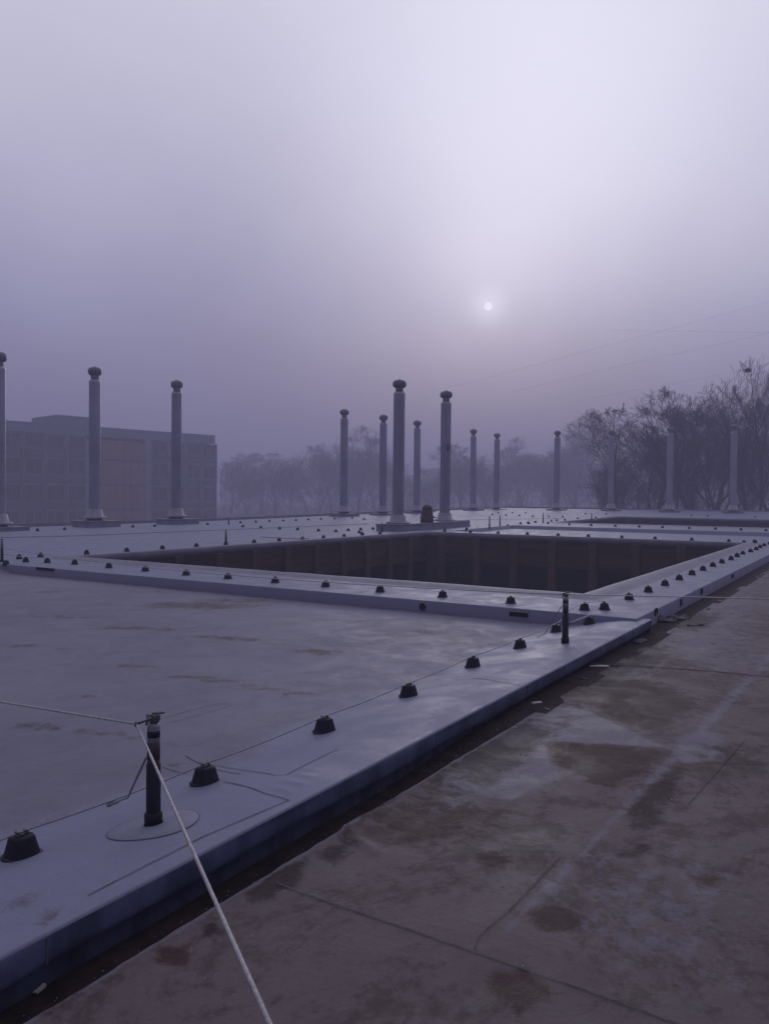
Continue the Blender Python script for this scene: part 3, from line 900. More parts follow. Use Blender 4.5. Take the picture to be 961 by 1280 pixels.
def onX(x, y, X):
    d = ray(x, y); return CAM + d * ((X - CAM[0]) / d[0])


def onY(x, y, Y):
    d = ray(x, y); return CAM + d * ((Y - CAM[1]) / d[1])


hole_round(onX(528, 758.5, RIMX), 'x', .045, 'round black drain outlet in the middle of the front rim face')
hole_slot(onX(648, 768, RIMX), .26, .055, 'long black scupper slot in the front rim face near the cable post')
hole_slot(onX(57, 711.3, RIMX), .55, .055, 'black scupper slot at the left end of the front rim face')
hole_round(onY(819, 764.5, RIMY), 'y', .045, 'black drain outlet above the heap of membrane scraps on the right rim', 1.5)
hole_slot(onY(850.5, 753, RIMY), .14, .10, 'narrow black scupper in the right rim, right of the membrane scraps', 'y')
hole_round(onY(876, 739, RIMY), 'y', .05, 'round black drain outlet in the right rim, third from the corner', 1.4)
hole_slot(onY(915, 720, RIMY), .30, .08, 'small black scupper farthest along the right rim', 'y')

# ------------------------------------------------------------------ cable posts
def cable_post(P, label, h=.50, near=False, group=None, rz=0.0):
    t = thing('cable_post', label, 'cable post', tuple(P), rz, group)
    n = 24 if near else 10
    part('sleeve', MB().lathe([(.042, 0), (.042, .055), (.036, .060), (.034, .065), (.033, h * .56), (.030, h * .565)], n), MAT['blackpaint'], t)
    part('shaft', MB().lathe([(.0295, h * .56), (.0295, h * .89), (.022, h * .925), (.014, h * .93)], n), MAT['steel'], t)
    if near:
        part('warning_label', MB().lathe([(.0302, h * .60), (.0302, h * .755)], n), MAT['label'], t)
        part('band', MB().lathe([(.0304, h * .80), (.0304, h * .86)], n), MAT['blackpaint'], t)
        hd = MB().cbox((-.016, -.016, h * .925), (.016, .016, h * .985), .003)
        hd.tube([(-.006, -.024, h * .955), (-.006, .024, h * .955)], .016, 10)
        part('bolt_head', hd, MAT['steel_dark'], t)
        eye = MB()
        ring = [(.024 * math.cos(a) - .022, .010 * math.sin(a) * 2.0, h * 1.01 + .004 * math.sin(a)) for a in np.linspace(0, 2 * math.pi, 17)]
        eye.tube(ring, .006, 8)
        eye.cbox((.006, -.022, h * .95), (.030, .018, h * 1.01), .004)
        eye.tube([(.022, -.02, h * .95), (.030, -.022, h * .90)], .006, 6)
        eye.tube([(-.02, .0, h * .99), (-.018, .002, h * .95)], .012, 8)
        part('cable_eye', eye, MAT['steel_dark'], t)
    else:
        part('cable_eye', MB().lathe([(.012, h * .925), (.024, h * .93), (.026, h * .97), (.012, h)], n), MAT['steel_dark'], t)
    return t


P1 = on(192, 1031); P1[2] = float(z_front(np.array([P1[0]]), np.array([P1[1]]))[0])
h1_ = onX(192, 893, P1[0])[2] - P1[2]
post1 = cable_post(P1, 'near black and steel cable post with a warning label on its shaft', h1_, True, rz=YAW + math.pi / 2 + .5)
fl = MB(); n_ = 48
vs = []; 
for rr, dz in ((.045, .007), (.10, .006), (.205, .0045), (.208, .002), (.216, .003)):
    for k in range(n_):
        a = 2 * math.pi * k / n_
        x, y = P1[0] + rr * math.cos(a), P1[1] + rr * math.sin(a)
        vs.append((x - P1[0], y - P1[1], float(z_front(np.array([x]), np.array([y]))[0]) - P1[2] + dz))
fs = [(i * n_ + k, i * n_ + (k + 1) % n_, (i + 1) * n_ + (k + 1) % n_, (i + 1) * n_ + k) for i in range(3) for k in range(n_)]
fl.add(vs, fs, True)
cr = np.linalg.inv(np.array([[math.cos(post1.rotation_euler[2]), -math.sin(post1.rotation_euler[2])], [math.sin(post1.rotation_euler[2]), math.cos(post1.rotation_euler[2])]]))
def unrot(mb):
    mb.v = [(cr[0, 0] * x + cr[0, 1] * y, cr[1, 0] * x + cr[1, 1] * y, z) for x, y, z in mb.v]; return mb
MAT['collar'] = simple('collar_membrane', (0.185, 0.187, 0.255), 0.65, 0, 0.10, 5, 0.001)
part('membrane_collar', unrot(fl), MAT['collar'], post1)
sr = MB(); vs = []
for rr in (.2075, .2105):
    for k in range(n_):
        a = 2 * math.pi * k / n_; x, y = P1[0] + rr * math.cos(a), P1[1] + rr * math.sin(a)
        vs.append((x - P1[0], y - P1[1], float(z_front(np.array([x]), np.array([y]))[0]) - P1[2] + .0045))
sr.add(vs, [(k, (k + 1) % n_, n_ + (k + 1) % n_, n_ + k) for k in range(n_)])
part('collar_seam', unrot(sr), MAT['seam'], post1)

P2 = on(706, 804); P2[2] = float(z_front(np.array([P2[0]]), np.array([P2[1]]))[0])
h2_ = onX(706, 741, P2[0])[2] - P2[2]
post2 = cable_post(P2, 'middle distance black and steel cable post before the rim corner', h2_, True, rz=2.2)
P3 = on(3, 702.5); P3[2] = float(zsurf(P3[0], P3[1])) - .002
h3_ = onX(3, 673, P3[0])[2] - P3[2]
cable_post(P3, 'black cable post at the left photo edge beyond the front rim', h3_)
for x, yb, yt, lb in [(282.5, 681.6, 663, 'thin cable post beside the left lip, before the low building end'), (286, 655.5, 646.5, 'tiny distant cable post near the left roof edge'),
                      (477.5, 665.2, 652.5, 'dark cable post standing against the left end of the double stack plinth'), (555.5, 663.5, 655, 'short dark cable post before the right half of the plinth'),
                      (611.5, 660.5, 645, 'left one of two dark cable posts right of the plinth'), (624.5, 659, 643.5, 'right one of two dark cable posts right of the plinth'),
                      (678.5, 653.5, 641, 'thin distant cable post left of the far opening'), (739, 650, 641.5, 'thin distant cable post by the corner of the far opening')]:
    P = on(x, yb); D = math.hypot(P[0], P[1])
    hh = (yb - yt) / PX_F * D * 1.0
    o = cable_post(P, lb, hh)

# ------------------------------------------------------------------ cables
def cable(name, pts, r, m, label, cat='cable', sag=0.0, n=8, twist=True, group=None):
    pts = [np.array(p, float) for p in pts]; out = []
    for a, b in zip(pts[:-1], pts[1:]):
        L = np.linalg.norm(b - a); k = max(2, int(L / .25)); k = min(k, 60)
        for t in np.linspace(0, 1, k, endpoint=False):
            p = a + (b - a) * t; p = p - np.array([0, 0, 1]) * sag * 4 * t * (1 - t); out.append(p)
    out.append(pts[-1])
    o = link(name, MB().tube(out, r, n).mesh(name, m))
    return tag(o, label, cat, group)


def rope(name, a, b, r, m, label, sag=0.0, strands=5, pitch=.055, cat='cable'):
    """laid steel rope: strands wound round a core"""
    a = np.array(a, float); b = np.array(b, float); d = b - a; L = np.linalg.norm(d); t_ = d / L
    u_ = np.cross(t_, (0, 0, 1)); u_ /= np.linalg.norm(u_); v_ = np.cross(t_, u_)
    N = int(L / .006); mb = MB()
    for s_ in range(strands):
        pts = []
        for i in range(N + 1):
            q = i / N; ph = 2 * math.pi * (q * L / pitch + s_ / strands)
            pts.append(a + d * q + (u_ * math.cos(ph) + v_ * math.sin(ph)) * r * .52 - np.array([0, 0, sag * 4 * q * (1 - q)]))
        mb.tube(pts, r * .56, 5, cap=False)
    return tag(link(name, mb.mesh(name, m)), label, cat)


topz = P1[2] + h1_
hook = onX(171, 905, P1[0] - .01)
hook = CAM + ray(171, 905) * (P1 - CAM)[:2].dot(fw[:2]) / (ray(171, 905)[:2].dot(fw[:2])) * .985
farL = on(-330, 812, 0, topz - .03)
a0 = CAM + ray(0, 877) * 1.0
dl = (topz - .05 - CAM[2]) / ray(0, 877)[2]
pL = CAM + ray(0, 877) * dl
ext = pL + (pL - hook) * 3.0
cable('lifeline_cable', [hook, pL, ext], .0055, MAT['wire'], 'steel cable running from the near post off the left side over the field', n=8)
q2 = CAM + ray(188, 943) * (np.linalg.norm(hook - CAM) / np.linalg.norm(ray(188, 943))) * .93
q3 = CAM + ray(339, 1284) * 1.55
q4 = q3 + (q3 - q2) * .6
rope('lifeline_rope', hook, q2, .0050, MAT['wire'], 'short length of steel rope hanging off the hook of the near post')
rope('lifeline_rope', q2, q4, .0056, MAT['wire'], 'thick twisted steel rope crossing the kerb towards the bottom photo edge', pitch=.045)
eyez = np.array([P1[0] - .02, P1[1] + .02, P1[2] + h1_ * 1.0])
eye_pt = CAM + ray(190, 896.5) * (P1 - CAM)[:2].dot(fw[:2]) / (ray(190, 896.5)[:2].dot(fw[:2])) * .99
hk = MB().tube([hook, hook * .4 + eye_pt * .6 - np.array([0, 0, .004]), eye_pt], .0055, 8).tube([hook + (0, 0, .012), hook - (0, 0, .012)], .009, 8)
tag(link('shackle', hk.mesh('shackle', MAT['steel_dark'])), 'small dark shackle joining the cable to the near post head', 'shackle')

# conductor wire over the cone tops and its bond to the lifeline
wz = .111
wpts = [near_pts[0] + (near_pts[0] - near_pts[1]) * 1.4 + np.array([0, 0, wz])] + [p + np.array([0, 0, wz]) for p in near_pts[:7]] + [near_pts[6] + np.array([.35, .06, .10])]
cable('lightning_wire', wpts, .004, MAT['wire_dark'], 'thin conductor wire lying over the cone tops along the near kerb', 'wire', n=6, sag=.012)
cl = CAM + ray(141, 1004) * ((near_pts[0][2] + .09 - CAM[2]) / ray(141, 1004)[2])
bond = [cl, CAM + ray(160, 997) * ((near_pts[0][2] + .10 - CAM[2]) / ray(160, 997)[2]), q2 * .0 + CAM + ray(183, 947) * (np.linalg.norm(q2 - CAM) / np.linalg.norm(ray(183, 947))) * 1.0]
cable('bonding_wire', bond, .005, MAT['wire_dark'], 'short bonding wire slanting from the rope down to the conductor wire', 'wire', n=8)
dd = bond[1] - bond[0]; dd /= np.linalg.norm(dd)
tag(link('clamp', MB().tube([cl - dd * .03, cl - dd * .028, cl + dd * .028, cl + dd * .03], [.006, .0105, .0105, .006], 10).tube([cl - dd * .022, cl - dd * .012], .013, 6).mesh('clamp', MAT['zinc_light'])), 'pale crimp sleeve on the wire left of the near post', 'clamp')
ribz = P2[2] + h2_ * .97
far3 = np.array([P3[0], P3[1], P3[2] + h3_ * .6])
cable('lifeline_cable', [(P2[0], P2[1], ribz), far3], .006, MAT['wire'], 'steel cable from the middle distance post along the front rim to the left', sag=.13)
cR = (P2[2] + h2_ * .93 - CAM[2]) / ray(1000, 749)[2]
pR = CAM + ray(961, 748.5) * ((P2[2] + h2_ * .80 - CAM[2]) / ray(961, 748.5)[2])
pR = at_depth(961, 748.5, 7.2)
cable('lifeline_cable', [(P2[0], P2[1], ribz), pR, pR + (pR - np.array([P2[0], P2[1], ribz])) * 1.2], .005, MAT['wire'], 'steel cable from the middle distance post out over the lower roof to the right')
pd = on(680, 796)
cable('stay_wire', [(P2[0], P2[1], P2[2] + h2_ * .86), (pd[0], pd[1], pd[2] + .03), on(671, 797) + (0, 0, .01)], .004, MAT['wire_dark'], 'thin slack wire hanging from the middle distance post to the roof', 'wire')
pa = at_depth(712, 781, math.hypot(P2[0], P2[1]) - .05); pb = on(736, 770)
e_ = near_pts[7] + np.array([0, 0, .11])
cable('grey_pipe', [(P2[0] + .02, P2[1] - .03, pa[2]), e_], .013, MAT['lip'], 'light grey pipe from the cable post to the corner wire holder', 'pipe', n=10)
P = on(755, 762)
cable('lightning_wire', [(P2[0], P2[1], P2[2] + h2_ * .62), (P[0] - .4, P[1] + .15, .12), (P[0], P[1], .115)], .004, MAT['wire'], 'short loose wire to the cone with jumbled clips at the rim corner', 'wire')

# far thin cables
for a, b, za, zb, lb in [((20, 692), (62, 697), .3, .1, 'short cable sagging from the far left post to the rim')]:
    A = on(*a, 0, .2); B = on(*b, 0, .08)
    cable('lifeline_cable', [np.array([P3[0], P3[1], P3[2] + h3_ * .35]), B], .006, MAT['wire'], lb, sag=.03)
def deckline(pix, r, label, m='wire_dark', dz=.05):
    cable('lightning_wire', [on(x, y) + np.array([0, 0, dz]) for x, y in pix], r, MAT[m], label, 'wire', n=5)
deckline([(-40, 675), (100, 671.5), (200, 667.2), (300, 663), (400, 658.5), (460, 656)], .012, 'long thin conductor wire across the deck between left lip and roof edge')
deckline([(325, 673), (345, 674), (370, 675.5), (386, 675)], .012, 'thin dark strip lying on the deck left of the opening lip')
deckline([(560, 652), (600, 650.5), (640, 650), (700, 649)], .010, 'thin conductor wire on the deck right of the plinth')

# ------------------------------------------------------------------ vent stacks
STACK_H = 6.65
def stack_meshes():
    H = STACK_H
    skirt = MB().lathe([(.50, 0), (.52, .02), (.50, .07), (.37, .10), (.31, .38), (.285, .41)], 24).mesh('skirt', MAT['zinc_light'])
    pipe = MB().lathe([(.245, .38), (.245, .42), (.245, H - .72), (.245, H - .68), (.225, H - .60), (.19, H - .58)], 24).mesh('pipe', MAT['zinc'])
    neck = MB().lathe([(.165, H - .59), (.165, H - .40), (.18, H - .38)], 18).mesh('neck', MAT['zinc_light'])
    cowl = MB().lathe([(.16, H - .40), (.235, H - .375), (.275, H - .31), (.285, H - .22), (.27, H - .13), (.215, H - .07), (.12, H - .035), (.05, H - .03), (.045, H)], 36, ribs=12, rib=.03).mesh('cowl', MAT['cap'])
    foot = MB().lathe([(.33, -.10), (.33, 0)], 18).mesh('foot', MAT['cap'])
    return skirt, pipe, neck, cowl, foot
SK = stack_meshes()
PAD = MB()
PAD.cbox((-.80, -.66, 0), (.80, .66, .24), .03)
PAD = PAD.mesh('pad', MAT['pad'])
COP = MB().cbox((-.83, -.69, .225), (.83, .69, .27), .012).mesh('coping', MAT['lip'])
stacks = [(-1, 439, 655.5, True, 'grey vent stack cut by the left photo edge'), (118.6, 458, 648, True, 'tall grey vent stack before the building, left of its brown panel'),
          (220.5, 475, 646, True, 'tall grey vent stack before the right half of the building'), (429.5, 511, 640, True, 'grey vent stack standing alone left of the middle group'),
          (478.3, 518, 640, True, 'grey vent stack just left of the tallest middle stack'), (497.3, 474, 654.5, False, 'tallest grey vent stack, on the left half of the low plinth'),
          (520.8, 525, 638.5, True, 'grey vent stack between the two plinth stacks'), (555.6, 488, 651.2, False, 'tall grey vent stack on the right half of the low plinth'),
          (591, 536, 635, True, 'slim distant vent stack right of the plinth, left one of a pair'), (620, 541, 634.8, True, 'slim distant vent stack right of the plinth, right one of a pair'),
          (695, 538, 635, True, 'distant vent stack standing clear of the bare trees'), (763, 537, 635.5, True, 'faint distant vent stack before the dense left part of the bare trees'),
          (836, 533, 637, True, 'distant vent stack before the middle bare tree trunks'), (915.5, 530, 638, True, 'distant vent stack near the right photo edge')]
for k, (x, yt, yb, pad, lb) in enumerate(stacks):
    db = ray(x, yb); dt = ray(x, yt)
    lb_, lt_ = math.hypot(db[0], db[1]), math.hypot(dt[0], dt[1])
    D = STACK_H / (dt[2] / lt_ - db[2] / lb_)
    if not pad: D = 1.2 / (-db[2] / lb_)            # these two stand on the plinth, 0.3 m above the deck
    P = CAM + db / lb_ * D
    t = thing('vent_stack', lb, 'vent stack', tuple(P), 0, 'vent stacks on the roof')
    for nme, me in zip(('skirt', 'pipe', 'neck', 'cowl', 'foot'), SK):
        link(nme, me, t)
    t.rotation_euler = (random.uniform(-.004, .004), random.uniform(-.004, .004), random.uniform(0, 6)) if not pad else (random.uniform(-.004, .004), random.uniform(-.004, .004), 0)
    if k == 7: part('bracket', MB().cbox((-.10, -.33, 3.6), (.10, -.235, 3.95), .02), MAT['cap'], t)
    if not pad: t.scale = (1, 1, D * (dt[2] / lt_ - db[2] / lb_) / STACK_H)
    if pad:
        zr_ = float(zsurf(P[0], P[1]))
        p_ = link('pad', PAD, t, (0.1, 0, zr_ - P[2] - .01))
        sz = max(.05, (P[2] - .08 - zr_)) / .27
        p_.scale = (1, 1, sz)
        c_ = link('coping', COP, p_, (0, 0, 0))
    else:
        MAT.setdefault('pp', []).append(P)
Pa, Pb = MAT['pp']
t = thing('plinth', 'long low grey plinth carrying the two tallest middle vent stacks', 'plinth', (0, 0, 0))
ztop = .30
part('plinth_block', MB().cbox((28.7, 16.95, -.02), (34.0, 18.1, ztop - .03), .03), MAT['pad'], t)
part('coping', MB().cbox((28.67, 16.92, ztop - .04), (34.0, 18.13, ztop), .012), MAT['lip'], t)
part('box_extension', MB().cbox((34.01, 16.98, -.02), (35.5, 18.1, ztop + .03), .03), MAT['pad'], t)
# brown clay vent on the plinth
Pc = at_depth(533.5, 655, 36.0); Pc[2] = ztop
t = thing('clay_vent', 'squat dark brown clay vent between the two plinth stacks', 'vent', tuple(Pc))
sc_ = 1.15
part('shaft', MB().lathe([(.26 * sc_, 0), (.255 * sc_, .28), (.225 * sc_, .30), (.235 * sc_, .33), (.225 * sc_, .52), (.20 * sc_, .54)], 20), MAT['terra'], t)
part('band', MB().lathe([(.245 * sc_, .30), (.245 * sc_, .335)], 20), MAT['label'], t)
part('hood', MB().lathe([(.19 * sc_, .53), (.19 * sc_, .60), (.215 * sc_, .62), (.17 * sc_, .70), (.13 * sc_, .74), (.06 * sc_, .79)], 20), MAT['terra'], t)
part('bracket', MB().tube([(.18, -.2, .50), (.30, -.25, .56), (.36, -.2, .46)], .025, 6).tube([(.2, -.2, .25), (.34, -.25, .22)], .035, 6), MAT['steel'], t)

# ------------------------------------------------------------------ scraps and grit on the lower roof
def scrap(name, cx, cy, L, W_, ang, H_, label, m='scrap', seed=0, curl=.5, cat='scrap'):
    P = on(cx, cy, 0, LOW); rr = random.Random(seed); nx, ny = 9, 5; vs = []
    for i in range(nx):
        for j in range(ny):
            u_, v_ = i / (nx - 1) - .5, j / (ny - 1) - .5
            jit = .08 * rr.uniform(-1, 1)
            vs.append((L * (u_ + jit * .4 * (j in (0, ny - 1))), W_ * (v_ + jit * (i in (0, nx - 1))), H_ * (curl * math.cos(u_ * 7 + seed) * .5 + .5) * (1 - 3.2 * v_ * v_) + .003))
    fs = [(i * ny + j, (i + 1) * ny + j, (i + 1) * ny + j + 1, i * ny + j + 1) for i in range(nx - 1) for j in range(ny - 1)]
    k0 = len(vs)
    vs += [(x, y, z - .006) for x, y, z in vs]
    fs += [tuple(k0 + q for q in reversed(f)) for f in fs]
    for a in range(nx - 1):
        for j in (0, ny - 1): fs.append((a * ny + j, (a + 1) * ny + j, k0 + (a + 1) * ny + j, k0 + a * ny + j))
    for b__ in range(ny - 1):
        for i in (0, nx - 1): fs.append((i * ny + b__, i * ny + b__ + 1, k0 + i * ny + b__ + 1, k0 + i * ny + b__))
    o = link(name, MB().add(vs, fs, True).mesh(name, MAT[m]), None, (P[0], P[1], LOW + .004)); o.rotation_euler = (0, 0, ang)
    return tag(o, label, cat)


A = -1.0
scrap('membrane_scrap', 826, 777, .40, .20, A + .3, .13, 'crumpled dark membrane scrap beside the right rim under a drain hole', seed=1)
scrap('membrane_scrap', 847, 774, .36, .16, A + .5, .09, 'flatter grey membrane scrap at the right end of the heap', seed=2)
scrap('membrane_scrap', 814, 770, .22, .12, A + .1, .06, 'small black scrap tucked against the right rim', 'black', seed=3)
scrap('membrane_scrap', 869, 782, .24, .05, A + .3, .02, 'thin dark scrap lying alone right of the heap', 'black', seed=4)
scrap('membrane_scrap', 797, 802, .30, .16, A + .9, .03, 'torn brownish membrane flap at the end of the kerb', seed=5)
scrap('membrane_scrap', 748, 833, .20, .05, A, .01, 'narrow pale scrap by the kerb beyond the middle distance post', 'palescrap', seed=6)
scrap('paper_scrap', 670, 879, .10, .035, A + .5, .012, 'small white scrap lying by the kerb in the middle of the photo', 'palescrap', seed=7)
scrap('membrane_scrap', 730, 849, .07, .04, A, .02, 'tiny dark crumb by the kerb beyond the white scrap', seed=8)
P = on(50, 1238, 0, -.255)
o = scrap('leaf', 50, 1238, .05, .018, 0.3, .006, 'pale dry leaf lying in the dark gutter at lower left', 'palescrap', seed=9, cat='leaf')
o.location = (P[0], P[1], -.25)
P = on(524, 947, 0, -.235)
o = scrap('leaf', 524, 947, .05, .03, 0.3, .015, 'small pale crumb stuck at the foot of the kerb', 'palescrap', seed=10, cat='leaf')
o.location = (P[0], P[1], -.18)
gr = MB()
rr = random.Random(5)
def stone(x, y, z, s):
    vs = [(x + s * a * rr.uniform(.6, 1.2), y + s * b * rr.uniform(.6, 1.2), z + s * c * rr.uniform(.5, 1)) for a, b, c in ((1, 0, 0), (-1, 0, 0), (0, 1, 0), (0, -1, 0), (0, 0, 1), (0, 0, -.6))]
    gr.add(vs, [(0, 2, 4), (2, 1, 4), (1, 3, 4), (3, 0, 4), (2, 0, 5), (1, 2, 5), (3, 1, 5), (0, 3, 5)])
for x, y, s in [(628, 1108, .006), (818, 1004, .005), (839, 1000, .007), (765, 1072, .004), (898, 1114, .005), (904, 1163, .004), (669, 1170, .004), (653, 1208, .004), (479, 1078, .004), (420, 1101, .004), (557, 1031, .004), (765, 1115, .003), (684, 1180, .003), (650, 942, .006), (624, 962, .006), (504, 963, .006), (474, 990, .005)]:
    P = on(x, y, 0, LOW); stone(P[0], P[1], P[2] + s * .5, s)
for _ in range(420):
    x = rr.uniform(1.2, 9); y = rr.uniform(-2.5, 2.28)
    if rr.random() < .55: y = 2.28 - abs(rr.gauss(0, .35))
    stone(x, y, LOW + .002, rr.uniform(.0012, .0030) * (1 + .1 * x))
for _ in range(160):
    x = rr.uniform(1.2, 6); stone(x, rr.uniform(2.31, 2.43), float(z_gut(np.array([x]), np.array([2.4]))[0]) + .003, rr.uniform(.0015, .004))
o = link('grit', gr.mesh('grit', MAT['grit'])); o['label'] = 'loose grit and small stones scattered on the stained lower roof'; o['kind'] = 'stuff'

# ------------------------------------------------------------------ the school block in the fog
FY_VPX = 1400.0
bd = ray(FY_VPX, 627); bd = np.array([bd[0], bd[1]]); bd /= np.linalg.norm(bd)
B0 = at_depth(0, 620, 132.0)[:2]
bn = np.array([-bd[1], bd[0]])                     # away from the viewer
ang = math.atan2(bd[1], bd[0])


def s_at(px):
    d = ray(px, 620); A_ = np.array([[d[0], -bd[0]], [d[1], -bd[1]]])
    t_, s_ = np.linalg.solve(A_, B0); return s_


def z_at(px, py):
    d = ray(px, py); A_ = np.array([[d[0], -bd[0]], [d[1], -bd[1]]])
    t_, s_ = np.linalg.solve(A_, B0); return CAM[2] + d[2] * t_


bt = thing('far_building', 'long foggy office block with window rows and a brown panel bay at left', 'building', (B0[0], B0[1], 0), ang)
sL, sR = -30.0, s_at(272)
zs = {y: z_at(50, y) for y in (548, 561, 571, 593, 604, 625, 637)}
FL = (zs[571] - zs[637]) / 2
ZT = z_at(0, 524.5); ZP = z_at(0, 537)
s_end = s_at(269)
part('wall', MB().box((sL, .35, -4.5), (sR, 16, ZP - .6)), MAT['facade'], bt)
part('parapet', MB().box((sL, .1, ZP - .1), (s_end, 15.9, ZT)), MAT['facade'], bt)
part('roof_box', MB().cbox((s_at(72), .14, ZT - .1), (s_at(125), 9, z_at(72, 518)), .1), MAT['facade'], bt)
sA, sB_ = s_at(127), s_at(181)
WF = MB(); 
bayw = (s_at(112) - s_at(3)) / 4
ztops = [zs[548] + .2, zs[571] - .05, zs[571] - .05 - FL, zs[571] - .05 - 2 * FL, zs[571] - .05 - 3 * FL]
win_h = FL * .66
def meshwin(w, h, bars):
    fr = MB(); e = .12
    for a, b in (((0, 0, 0), (w, .2, e)), ((0, 0, h - e), (w, .2, h)), ((0, 0, e), (e, .2, h - e)), ((w - e, 0, e), (w, .2, h - e))): fr.box(a, b)
    for q in range(1, bars): fr.box((w * q / bars - .05, .02, e), (w * q / bars + .05, .18, h - e))
    return fr.mesh('window', MAT['facade']), MB().box((e, .1, e), (w - e, .16, h - e)).mesh('pane', MAT['far_glass'])
MAT['pier'] = simple('greyer_pier', (0.08, 0.082, 0.125), 0.8, 0, 0.1, 1)
wb = bayw - .55
WM, PM = meshwin(wb, FL * .64, 2)
SM = MB().box((.08, 0, 0), (wb - .08, .2, FL * .20)).mesh('spandrel', MAT['facade_dark'])
CM = MB().box((-.17, .02, -4.5), (.17, .34, ZP - .15)).mesh('pilaster', MAT['pier'])
starts = [s_at(3) + bayw * k for k in range(-5, 4)]
starts += [sB_ + 1.2 + .27 + q * (sR - sB_ - 1.2) / 4 for q in range(4)]
bw2 = (sR - sB_ - 1.2) / 4
for q, s_ in enumerate(starts):
    k = 1.0 if q < 9 else (bw2 - .35) / wb
    link('pilaster', CM, bt, (s_ - .27, 0, 0))
    for f_ in range(4):
        zt = zs[571] - .1 - f_ * FL + FL
        # window under each floor line, spandrel between the two pale bands
        if f_ == 0:
            hgt = (ZP - .3) - (zs[561] + .15)
            w = link('window', WM, bt, (s_, .12, zs[561] + .2)); w.scale = (k, 1, max(.3, hgt / (FL * .64)))
        else:
            w = link('window', WM, bt, (s_, .12, zt - FL * .66)); w.scale = (k, 1, 1)
        link('pane', PM, w)
        sp = link('spandrel', SM, bt, (s_, .10, zt - FL * .66 - FL * .27)) if f_ else link('spandrel', SM, bt, (s_, .10, zs[571] + .12))
        sp.scale = (k, 1, 1 if f_ else max(.3, (zs[561] - zs[571] - .2) / (FL * .2)))
link('pilaster', CM, bt, (sR - .27, 0, 0))
cp = MB().box((sA - 8.5, 0, -4.5), (0, .1, 0))
n_pan = 6; pw = (sB_ - sA) / n_pan
PMN = MB().cbox((.03, -.08, 0), (pw - .03, .3, FL - .30), .02).mesh('brick_panel', MAT['orange'])
for q in range(n_pan):
    for f_ in range(4):
        zt = zs[571] - .25 - f_ * FL + .0
        link('brick_panel', PMN, bt, (sA + q * pw, 0, zt - FL + .30))
    p_ = link('brick_panel', PMN, bt, (sA + q * pw, 0, zs[571] - .25 + .30)); p_.scale = (1, 1, (ZP - .5 - zs[571]) / (FL - .3) * .9)
part('corner_strip', MB().box((sB_, -.15, -4.5), (sB_ + 1.2, .35, ZP - .12)), MAT['facade'], bt)

# ------------------------------------------------------------------ bare trees
def tree_segments(seed, H, spread=.5, levels=6, dens=1.0, stems=1, droop=0.0, lean=0.0, first=.18, env=(.60, .42, .36)):
    r_ = random.Random(seed); segs = {0: [], 1: [], 2: []}

    ez, eh, ew = H * env[0], H * env[1], H * env[2]
    def outside(q):
        k_ = 1 + .16 * noise.noise(Vector((q[0] * .35 + seed, q[1] * .35, q[2] * .35)))
        return (q[0] / ew) ** 2 + (q[1] / ew) ** 2 + ((q[2] - ez) / eh) ** 2 > k_ * k_

    def branch(p, d, L, rad, lv):
        n = 5 if lv < 2 else 4 if lv < 4 else 3
        pts = [p]; dd_ = d.copy()
        for i in range(n):
            if lv > 0 and i and outside(pts[-1]): break
            wob = (.09, .11, .11, .10, .09, .09)[min(lv, 5)]
            dd_ = dd_ + np.array([r_.gauss(0, wob), r_.gauss(0, wob), r_.gauss(0, wob * .5) + (.10 if lv in (1, 2, 3) else .05 if lv > 3 else 0) - droop * (lv >= 3) * .3])
            dd_ /= np.linalg.norm(dd_)
            pts.append(pts[-1] + dd_ * L / n)
        n = len(pts) - 1
        rs = [rad * (1 - .62 * i / n) for i in range(n + 1)]
        key = 0 if lv == 0 else 1 if lv < 3 else 2
        for i in range(n): segs[key].append((pts[i], pts[i + 1], rs[i], rs[i + 1]))
        if lv >= levels: return
        nc = [10, 7, 6, 5, 4, 4][min(lv, 5)]
        nc = max(2, int(round(nc * dens * r_.uniform(.8, 1.2))))
        for c in range(nc):
            f = (first + (1 - first) * (c + r_.random()) / nc) if lv == 0 else (.15 + .85 * (c + r_.random()) / nc)
            i = min(n - 1, int(f * n)); q = pts[i] + (pts[i + 1] - pts[i]) * (f * n - i)
            t = pts[i + 1] - pts[i]; t /= np.linalg.norm(t)
            a = np.cross(t, [r_.gauss(0, 1), r_.gauss(0, 1), r_.gauss(0, 1)]); a /= np.linalg.norm(a) + 1e-9
            an = r_.uniform(.32, .72) * (1.15 if lv == 0 else 1.0) * (.6 + spread)
            nd = t * math.cos(an) + a * math.sin(an)
            if lv < 3: nd[2] = abs(nd[2]) * .9 + .15
            nd /= np.linalg.norm(nd)
            nl = L * (r_.uniform(.42, .60) * (1.1 - .45 * f) if lv == 0 else r_.uniform(.50, .74) * (1.12 - .35 * f))
            branch(q, nd, nl, max(.007, rad * (1 - .62 * f) * r_.uniform(.40, .58)), lv + 1)
    for s_ in range(stems):
        a = 2 * math.pi * s_ / max(1, stems) + .4
        d0 = np.array([lean + (.22 * math.cos(a) if stems > 1 else 0), (.22 * math.sin(a) if stems > 1 else 0), 1.0]); d0 /= np.linalg.norm(d0)
        branch(np.array([.08 * math.cos(a), .08 * math.sin(a), 0]) if stems > 1 else np.zeros(3), d0, H * r_.uniform(.68, .8) , H * .014, 0)
    return segs


